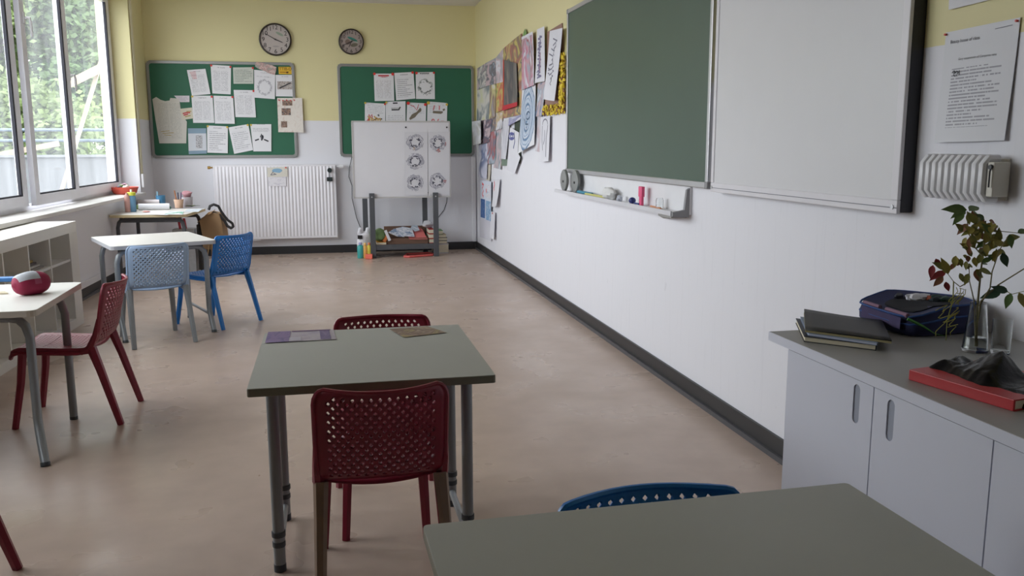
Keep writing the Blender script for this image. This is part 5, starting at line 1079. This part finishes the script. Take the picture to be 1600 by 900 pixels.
# books on the floor to the right of the frame
GB = 'books stacked on the floor by the corner'
ys_ = YS+.18
for k, (u0, u1, z_, th, c_, lab) in enumerate(((684, 700.5, 0, .11, rgb(190, 186, 186), 'thick grey file lowest in the floor pile by the corner'), (684, 698, .112, .03, rgb(170, 160, 140), 'tan book above the grey file in the floor pile'), (684, 698.5, .144, .035, rgb(60, 72, 78), 'dark slate book in the floor pile by the corner'), (684, 697, .181, .03, rgb(196, 178, 150), 'beige book near the top of the floor pile'), (684, 692, .213, .045, rgb(110, 150, 110), 'green book topmost of the floor pile by the corner'))):
    x0_, x1_ = at(u0, ys_, 0).x, at(u1, ys_, 0).x
    book('floor_book', lab, 'book', [Vector((x0_-.05, ys_, z_)), Vector((x1_, ys_-.01, z_)), Vector((x1_, ys_+.2, z_)), Vector((x0_-.05, ys_+.2, z_))], z_+.001, th, mat('floorbook_%d' % k, c_, .6), PG)
    bpy.context.view_layer.update()
for o in bpy.data.objects:
    if o.name.startswith('floor_book'): o['group'] = GB
    if o.name.startswith('red_notebook'): o['group'] = 'red notebooks under the standing whiteboard'
# ------------------------------------------------------------------ paper bag with strap at the back desk
b0 = Z(345, 412); bz = Y(330, 340, b0.y)
t = thing('paper_carrier_bag', 'brown paper bag with black shoulder strap hanging at the craft desk', 'bag', (bz.x, 8.72, .30))
yb_ = 8.70
tlx, trx, blx, brx = Y(311, 345, yb_).x, Y(346, 340, yb_).x, Y(316, 378, yb_).x, Y(345, 385, yb_).x
zt1, zt2, zm, zb3 = Y(311, 345, yb_).z, Y(343, 334, yb_).z, Y(320, 370, yb_).z, Y(330, 392, yb_).z
mp = mat('kraft_paper', rgb(160, 130, 96), .8, var=.12, scale=12, bump=.3)
fr = [(tlx, yb_, zt1), (Y(326, 333, yb_).x, yb_, zt2+.02), (trx-.02, yb_, zt2), (trx, yb_, zt2-.08), (trx+.01, yb_, zm), (brx, yb_, zb3), (blx, yb_, zb3+.02), (tlx+.02, yb_, zm)]
mk(MB().prism(fr, (.03, .14, 0)), 'bag_body', mp, t, bevel=.006)
mk(MB().prism([(tlx-.015, yb_-.02, zt1-.02), (tlx+.12, yb_-.03, zt2+.01), (tlx+.14, yb_+.1, zt2+.03), (tlx-.01, yb_+.1, zt1)], (0, 0, .006)), 'folded_flap', mp, t)
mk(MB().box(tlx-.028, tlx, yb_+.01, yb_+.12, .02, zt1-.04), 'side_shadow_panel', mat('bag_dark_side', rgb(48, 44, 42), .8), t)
r = random.Random(3)
for k in range(4):
    p = Vector((tlx+.07+.03*k, yb_-.006, zm-.02)); mk(MB().tube([p, p+Vector((.01, -.012, -.06)), p+Vector((r.uniform(-.02, .02), -.008, -.16-.04*k))], .006, 6), 'paper_ribbon', mat('ribbon_tan', rgb(176, 146, 104), .8), t, smooth=True)
st_ = [(326, 328), (328, 322), (334, 319.5), (341, 322), (346, 331), (351, 338), (356, 344), (363, 349), (364.5, 354), (361, 356.5), (355, 353), (351, 345), (343, 336), (332, 332)]
q = [Y(u, v, yb_-.03+.004*i) for i, (u, v) in enumerate(st_)]; q2 = []
for i in range(len(q)-1):
    for k in range(3): q2.append(q[i].lerp(q[i+1], k/3))
q2.append(q[-1]); mk(MB().tube(q2, .013, 6), 'shoulder_strap', mat('strap_black', rgb(40, 38, 40), .6), t, smooth=True)
for u in (319.5, 329): pass
for k, u in enumerate((319, 330)):
    pA, pB = Y(u, 378, yb_), Z(u, 413, 0); mk(MB().tube([Vector((pA.x, yb_+.05, pA.z)), Vector((pA.x, yb_+.05, .0))], .012, 6), 'hanging_tail', mat('ribbon_tan', (0, 0, 0)), t, smooth=True)
# ------------------------------------------------------------------ craft things on the back desk
def od(u, v, z=DH): p = Z(u, v, z); return p
p = od(207, 331); t = thing('drinking_bottle', 'blue drinking bottle with a yellow-green lid on the craft desk', 'bottle', p)
mk(MB().lathe([(0, .001), (.033, .001), (.036, .01), (.036, .14), (.03, .155)], p, 18), 'bottle_body', mat_art('bottle_blue', [rgb(70, 120, 160), rgb(110, 150, 180), rgb(190, 150, 140)], 2, 3), t, smooth=True)
mk(MB().lathe([(.038, .15), (.038, .175), (.034, .18), (0, .18)], p, 18), 'lid', mat('lid_lime', rgb(206, 206, 70), .5), t, smooth=True)
mk(MB().tube([p+Vector((0, 0, .18)), p+Vector((0, 0, .205))], .009, 8), 'spout', G['white'], t, smooth=True)
p = od(200, 331.5); tag(mk(MB().lathe([(0, .001), (.024, .001), (.026, .12), (.022, .15), (.010, .165), (.010, .175), (0, .175)], p, 14), 'glue_bottle', mat('glue_pink', rgb(196, 150, 140), .4), smooth=True), 'slim pinkish glue bottle left of the drinking bottle', 'bottle')
def roll(name, lab, u0, u1, v, rr_, m, grp=None):
    a, b = od(u0, v), od(u1, v); a.z = b.z = DH+rr_+.001; b.y = a.y+(b.x-a.x)*.05; return tag(mk(MB().tube([a, b], rr_, 14), name, m, smooth=True), lab, 'paper roll', grp)
roll('paper_roll', 'nearer white paper roll lying on the craft desk', 217, 263, 328.5, .030, MW, 'paper rolls on the craft desk')
roll('paper_roll', 'rear white paper roll lying on the craft desk', 216, 248, 323.5, .036, mat('roll_white', rgb(224, 216, 218), .8), 'paper rolls on the craft desk')
p = od(252, 322.5); t = thing('pencil_cup', 'blue pencil cup behind the paper rolls', 'cup', p)
mk(MB().lathe([(0, .001), (.042, .001), (.045, .11), (.041, .11), (.038, .01), (0, .01)], p, 16), 'cup', mat('cup_blue', rgb(80, 140, 180), .5), t, smooth=True)
mk(MB().tube([p+Vector((-.02, 0, .02)), p+Vector((-.03, 0, .15))], .008, 6), 'pen', mat('pen_paleblue', rgb(150, 190, 206), .5), t)
p = od(280, 325); t = thing('terracotta_pot', 'small peach pot holding brushes on the craft desk', 'pot', p)
mk(MB().lathe([(0, .001), (.036, .001), (.046, .085), (.041, .085), (.032, .01), (0, .01)], p, 16), 'pot', mat('pot_peach', rgb(222, 186, 160), .6), t, smooth=True)
for k in range(3): mk(MB().tube([p+Vector((-.015+.015*k, 0, .02)), p+Vector((-.035+.03*k, .01, .15+.02*(k == 0)))], .006, 6), 'brush', mat('brush_%d' % k, (rgb(170, 110, 70), rgb(60, 60, 80), rgb(110, 90, 120))[k], .6), t)
p = od(293, 323.5); t = thing('clear_box', 'clear plastic tub with a pink flower-like cloth in it', 'tub', p)
mk(MB().lathe([(0, .001), (.05, .001), (.055, .10), (.052, .10), (.047, .008), (0, .008)], p, 16), 'tub', mat('tub_milky', rgb(196, 190, 196), .4), t, smooth=True)
mk(MB().blob(p+Vector((0, 0, .125)), .045, .04, .035, 12, 8, .2, 6), 'pink_cloth', mat('cloth_rose', rgb(178, 130, 136), .8, var=.2), t, smooth=True)
p = od(300, 324.5); t = thing('green_leaves', 'small bunch of green leaves beside the clear tub', 'leaves', p)
for k in range(5): 
    o = bpy.data.objects.new('leaf', lm[0 if k % 2 else 5]); COL.objects.link(o); o.parent = t
    a = k*1.25; d_ = Vector((math.cos(a), math.sin(a), .35)).normalized(); sd = d_.cross(Vector((0, 0, 1))).normalized(); Mx = Matrix((d_*.075, sd*.075, sd.cross(d_)*.075)).transposed().to_4x4(); Mx.translation = Vector((0, 0, .012)); o.matrix_local = Mx
def flat(name, lab, px, m, dz, grp='sheets on the craft desk', cat='sheet'): return polysheet(name, lab, cat, [Z(u, v, DH+dz) for u, v in px], (0, 0, 1), m, grp)
flat('loose_sheet', 'white sheet lying at the front of the craft desk', ((224, 335), (262, 336), (268, 331), (236, 330)), MW, .0015)
flat('loose_sheet', 'white sheet with a green stroke at the middle of the craft desk', ((256, 335), (285, 335.5), (288, 330), (264, 330)), mat_art('sheet_green', [wt, wt, rgb(120, 176, 150), wt], 1.5, 3), .003)
flat('loose_sheet', 'pale blue sheets at the right end of the craft desk', ((288, 331), (310, 331), (317, 326), (292, 327)), mat_art('sheet_blue', [wt, rgb(190, 200, 206), wt], 2, 4), .0022)
p = od(262, 327.5); p.z += .0; tag(mk(MB().blob(p+Vector((0, 0, .018)), .035, .03, .017, 10, 8, .12, 3), 'green_sponge', mat('sponge_teal', rgb(110, 150, 138), .9), smooth=True), 'teal sponge at the end of the nearer paper roll', 'sponge')
p = od(215, 327); tag(mk(MB().blob(p+Vector((0, 0, .022)), .026, .03, .021, 10, 8, .12, 9), 'green_yarn', mat('yarn_lime', rgb(150, 180, 110), .9), smooth=True), 'lime green yarn ball beside the drinking bottle', 'yarn')
p = od(229, 332); tag(mk(MB().blob(p+Vector((0, 0, .008)), .035, .02, .007, 10, 6, .15, 4), 'pink_eraser', mat('eraser_pink', rgb(216, 160, 150), .8), smooth=True), 'pink putty lump in front of the paper rolls', 'putty')
# under the craft desk: plastic crate with red handles
c_ = Y(288, 362, 8.75); t = thing('plastic_crate', 'clear plastic crate with red handles on the floor under the craft desk', 'crate', (c_.x, 8.75, 0))
zc_ = Y(288, 357, 8.75).z
mk(MB().box(c_.x-.10, c_.x+.10, 8.68, 8.86, .001, zc_), 'crate_body', mat('crate_milky', rgb(186, 188, 192), .35, var=.2, scale=30), t, bevel=.01)
for q in (-.03, .02): mk(MB().tube([(c_.x+q, 8.72, zc_), (c_.x+q-.012, 8.72, zc_+.10)], .012, 8), 'red_handle', mat('handle_red', rgb(186, 44, 60), .5), t, smooth=True)
# ------------------------------------------------------------------ bowl on the window sill
p = L(195, 298.5, -.07); p.z = ZS
t = thing('terracotta_bowl', 'coral red shallow bowl heaped with small toys at the end of the window sill', 'bowl', p)
mk(MB().lathe([(0, .001), (.09, .001), (.105, .012), (.125, .062), (.128, .07), (.120, .068), (.098, .018), (0, .014)], p, 24), 'bowl', G['terracotta'], t, smooth=True)
r = random.Random(6)
for k in range(13):
    a = r.uniform(0, 6.28); d_ = r.uniform(0, .085); q = p+Vector((d_*math.cos(a), d_*math.sin(a), .062+.028*(1-d_/.09)))
    mk(MB().blob(q, r.uniform(.016, .028), r.uniform(.016, .026), r.uniform(.014, .022), 8, 6, .12, k), 'toy', mat('toy_%d' % (k % 5), (rgb(216, 216, 206), rgb(100, 130, 80), rgb(200, 150, 170), rgb(80, 70, 80), rgb(206, 200, 170))[k % 5], .6), t, smooth=True)
# ------------------------------------------------------------------ things on the left desk
pc0, pc1 = Z(24, 464, DH), Z(76, 456, DH)
ax = (pc1-pc0); ln = ax.length; ax.normalize(); sd = Vector((-ax.y, ax.x, 0))
t = thing('pencil_case', 'crimson and silver barrel pencil case on the left desk', 'pencil case', (pc0+pc1)/2)
Rr = .050; cen = (pc0+pc1)/2+Vector((0, 0, Rr*.92))
crim = mat('crimson_fabric', rgb(140, 22, 62), .7, var=.1, scale=30, bump=.25); silv = mat('silver_fabric', rgb(176, 180, 186), .5, var=.08, scale=30, bump=.25)
def case_fn(s0, s1, a0, a1, k=1.0, ex=0):
    def fn(u, v):
        s_ = s0+(s1-s0)*u; a = math.radians(a0+(a1-a0)*v); x = (s_-.5)*ln*1.0
        e = max(0, 1-abs(2*s_-1)**3.2)**.5; rr_ = Rr*(.30+.70*e)*(1+.03*math.sin(9*s_+2*a))*k
        return cen+ax*x+sd*(rr_*math.cos(a)*.95)+Vector((0, 0, max(-Rr*.91, rr_*math.sin(a)*.95)))
    return fn
mb = MB().grid(case_fn(0.0, 1.0, 0, 360), 24, 20); mb.uv = {}
body = mk(mb, 'case_body', crim, t, smooth=True)
mb = MB().grid(case_fn(.04, .62, 5, 152, 1.02), 16, 14); mb.uv = {}; mk(mb, 'silver_panel', silv, t, smooth=True)
mb = MB().grid(case_fn(.42, .62, 152, 178, 1.022), 6, 6); mb.uv = {}; mk(mb, 'seam_strip', mat('seam_pink', rgb(150, 60, 90), .6), t, smooth=True)
for k in (0, 1):
    s_ = k; f = case_fn(0, 1, 0, 360); ring = [f(s_, q/20) for q in range(20)]; c0 = sum(ring, Vector())/20+ax*(.012 if k else -.012)
    mb = MB().add(ring+[c0], [(i, (i+1) % 20, 20) for i in range(20)]) if False else MB(); mb.add(ring+[c0], [(i, (i+1) % 20, 20) for i in range(20)]); mk(mb, 'case_end', crim, t, smooth=True)
q = [Z(-40, 441, DH), Z(27, 438.5, DH), Z(27, 436, DH), Z(-40, 437, DH)]
a, b = Z(-60, 442.5, DH), Z(28, 440, DH); a.y += .0
t_ = tag(mk(slab(MB(), [a, b, b+Vector((-.02, .05, 0)), a+Vector((-.02, .05, 0))], DH, DH+.018), 'blue_exercise_book', mat('book_blue', rgb(72, 132, 200), .5), bevel=.002), 'bright blue exercise book at the far edge of the left desk', 'book')
a, b = Z(-30, 462, DH), Z(13, 459.5, DH); tag(mk(slab(MB(), [a, b, b+Vector((-.03, .05, 0)), a+Vector((-.03, .05, 0))], DH, DH+.005), 'notepad', mat('notepad_cream', rgb(216, 206, 176), .7)), 'thin cream notepad at the left edge beside the pencil case', 'notepad')
# ------------------------------------------------------------------ prints on the centre desk
def desk_print(name, lab, px, m, cat): return polysheet(name, lab, cat, [Z(u, v, DH+.0015) for u, v in px], (0, 0, 1), m)
s = Sheet('purple_leaflet', 'faded purple leaflet at the far left corner of the green-grey desk', 'leaflet', [Z(u, v, DH+.001) for u, v in ((419, 519), (521, 514.5), (525.5, 530.5), (414, 536.5))], (0, 0, 1), mat_art('leaflet_grey', [rgb(160, 150, 164), rgb(176, 168, 172), rgb(150, 136, 150)], 2, 3), .0015)
s.patch(0, 0, .34, 1, mat_art('leaflet_purple', [rgb(116, 104, 140), rgb(136, 118, 150), rgb(84, 82, 112)], 1.6, 4), 'purple_block', .0008).patch(.78, .1, .93, .95, mat_art('leaflet_violet', [rgb(110, 100, 128), rgb(134, 120, 146)], 2, 5), 'purple_block', .0008).patch(.36, .0, .95, .10, mat('leaflet_line', rgb(104, 76, 112), .7), 'purple_line', .0009).patch(.33, .62, .5, .97, mat('leaflet_pale', rgb(170, 164, 172), .7), 'pale_block', .0009)
s = Sheet('brown_sheet', 'brown printed sheet at the far right of the green-grey desk', 'sheet', [Z(u, v, DH+.001) for u, v in ((608, 514), (668, 509.5), (698, 520), (631, 527.5))], (0, 0, 1), mat_art('sheet_brown', [rgb(150, 134, 118), rgb(166, 150, 130), rgb(130, 110, 100), rgb(160, 146, 110), rgb(110, 90, 92)], 1.8, 7), .0015)
# ------------------------------------------------------------------ outside the window
GREENS = [rgb(124, 140, 92), rgb(100, 122, 80), rgb(140, 154, 104)]
struct(MB().box(-40, xl(D)-.3, -10, 60, -.42, -.30), 'trim_4', mat('terrace_concrete', rgb(96, 96, 94), .9), origin=(0, 0, 0))
ypar = 12.4
t = thing('terrace_parapet', 'grey terrace parapet panel outside the window', 'parapet', (-5, ypar, -.3))
zpar = Y(80, 242, ypar).z
mk(MB().box(-12, -2.3, ypar, ypar+.12, -.30, zpar-.03), 'panel', mat('parapet_grey', rgb(100, 102, 104), .8, var=.06), t)
mk(MB().box(-12, -2.3, ypar-.03, ypar+.15, zpar-.03, zpar), 'coping', mat('coping_grey', rgb(112, 114, 116), .7), t)
t = thing('terrace_railing', 'blue-grey tubular railing above the terrace parapet', 'railing', (-5, ypar+.06, zpar))
for v in (203, 219.5):
    z_ = Y(90, v, ypar+.06).z; mk(MB().tube([(-12, ypar+.06, z_), (-2.3, ypar+.06, z_)], .02, 8), 'rail', mat('rail_bluegrey', rgb(86, 100, 112), .5), t, smooth=True)
for x in (-9, -6.6, -2.45): mk(MB().tube([(x, ypar+.06, zpar), (x, ypar+.06, Y(90, 203, ypar).z)], .02, 8), 'post', mat('rail_bluegrey', (0, 0, 0)), t, smooth=True)
woodp = mat('weathered_wood', rgb(142, 130, 114), .8, var=.1)
for lab, (a, b), wd in (('thin pale pole leaning across the far window pane', ((160, 88), (113, 243)), .045), ('short pale board slanting behind the leaning pole', ((108, 131), (162, 104)), .10), ('low slanting pale board above the parapet', ((-12, 244), (92, 224)), .07)):
    yy = ypar-.12 if wd < .05 else (ypar-.2 if wd > .08 else ypar+.02); pa_, pb_ = Y(*a, yy), Y(*b, yy)
    if wd < .05: pb_ = pa_+(pb_-pa_)*1.9
    tag(mk(MB().bar(pa_, pb_, wd, .04, (0, 1, 0)), 'leaning_pole' if wd < .05 else 'slanting_board', woodp), lab, 'pole' if wd < .05 else 'board')
def tree(label, x, y, zc, rx, rz, n, c_, seed, trunk=True):
    r = random.Random(seed); t = thing('leafy_tree', label, 'tree', (x, y, -4), 'trees outside the window')
    mb = MB(); cl = []
    for k in range(34):
        a, b = r.uniform(0, 6.28), math.acos(r.uniform(-1, 1)); q = r.uniform(.35, 1)
        cl.append(Vector((x+rx*q*math.sin(b)*math.cos(a), y+rx*q*math.sin(b)*math.sin(a), zc+rz*q*math.cos(b))))
    vs, fs = [], []
    for k in range(n):
        c = r.choice(cl); d = Vector((r.gauss(0, 1), r.gauss(0, 1), r.gauss(0, .8)))*rx*.17; p = c+d
        ax_ = Vector((r.gauss(0, 1), r.gauss(0, 1), r.gauss(0, .6))).normalized(); u_ = ax_.cross(Vector((r.gauss(0, 1), r.gauss(0, 1), r.gauss(0, 1)))).normalized(); s_ = r.uniform(.045, .10)
        b = len(vs); vs += [p-ax_*s_, p+u_*s_*.5, p+ax_*s_, p-u_*s_*.5]; fs.append((b, b+1, b+2, b+3))
    mb.add(vs, fs)
    o = mk(mb, 'foliage', c_, t, kind='stuff')
    tr = MB(); tr.tube([(x, y, -4), (x+.1, y, zc-rz*.5), (x, y+.1, zc+rz*.5)], [.22, .16, .06], 8)
    for k in range(7):
        p = r.choice(cl); tr.tube([(x+.05, y, zc-rz*.6+.15*k), ((x+p.x)/2, (y+p.y)/2, (zc+p.z)/2), tuple(p)], [.07, .05, .02], 6)
    mk(tr, 'trunk', mat('bark', rgb(92, 84, 74), .9), t, smooth=True)
def mat_leaf(name, c):
    t = NT(name); n = t.noise(t.coord(), 1.2, 3); t.color(t.mix(n, tuple(x*.75 for x in c), tuple(min(1, x*1.25) for x in c))); t.rough(.6)
    t.b.inputs['Subsurface Weight'].default_value = 0; 
    tl_ = t.n('ShaderNodeBsdfTranslucent'); tl_.inputs[0].default_value = (*c, 1); mx = t.n('ShaderNodeMixShader'); mx.inputs[0].default_value = .4
    t.l(t.b.outputs[0], mx.inputs[1]); t.l(tl_.outputs[0], mx.inputs[2]); t.l(mx.outputs[0], t.o.inputs[0]); return t.m
LF = [mat_leaf('foliage_%d' % k, c) for k, c in enumerate(GREENS)]
tree('dense green tree filling the middle window pane', -6.6, 19.0, 3.6, 2.2, 3.4, 32300, LF[0], 1)
tree('darker green tree seen through the far window pane', -3.9, 18.2, 3.3, 1.5, 3.2, 26600, LF[1], 2)
tree('pale green tree at the left edge of the window view', -8.6, 17.6, 3.2, 1.9, 3.4, 26600, LF[2], 3)
tree('tall distant tree behind the others', -7.2, 27.0, 5.0, 3.6, 5.5, 30400, LF[2], 4)
tree('low bushy tree just beyond the parapet', -5.2, 16.2, .9, 1.4, 1.5, 19000, LF[0], 5)
tree('broad distant tree beyond the far window pane', -3.6, 25.5, 4.2, 2.4, 4.6, 26600, LF[0], 6)
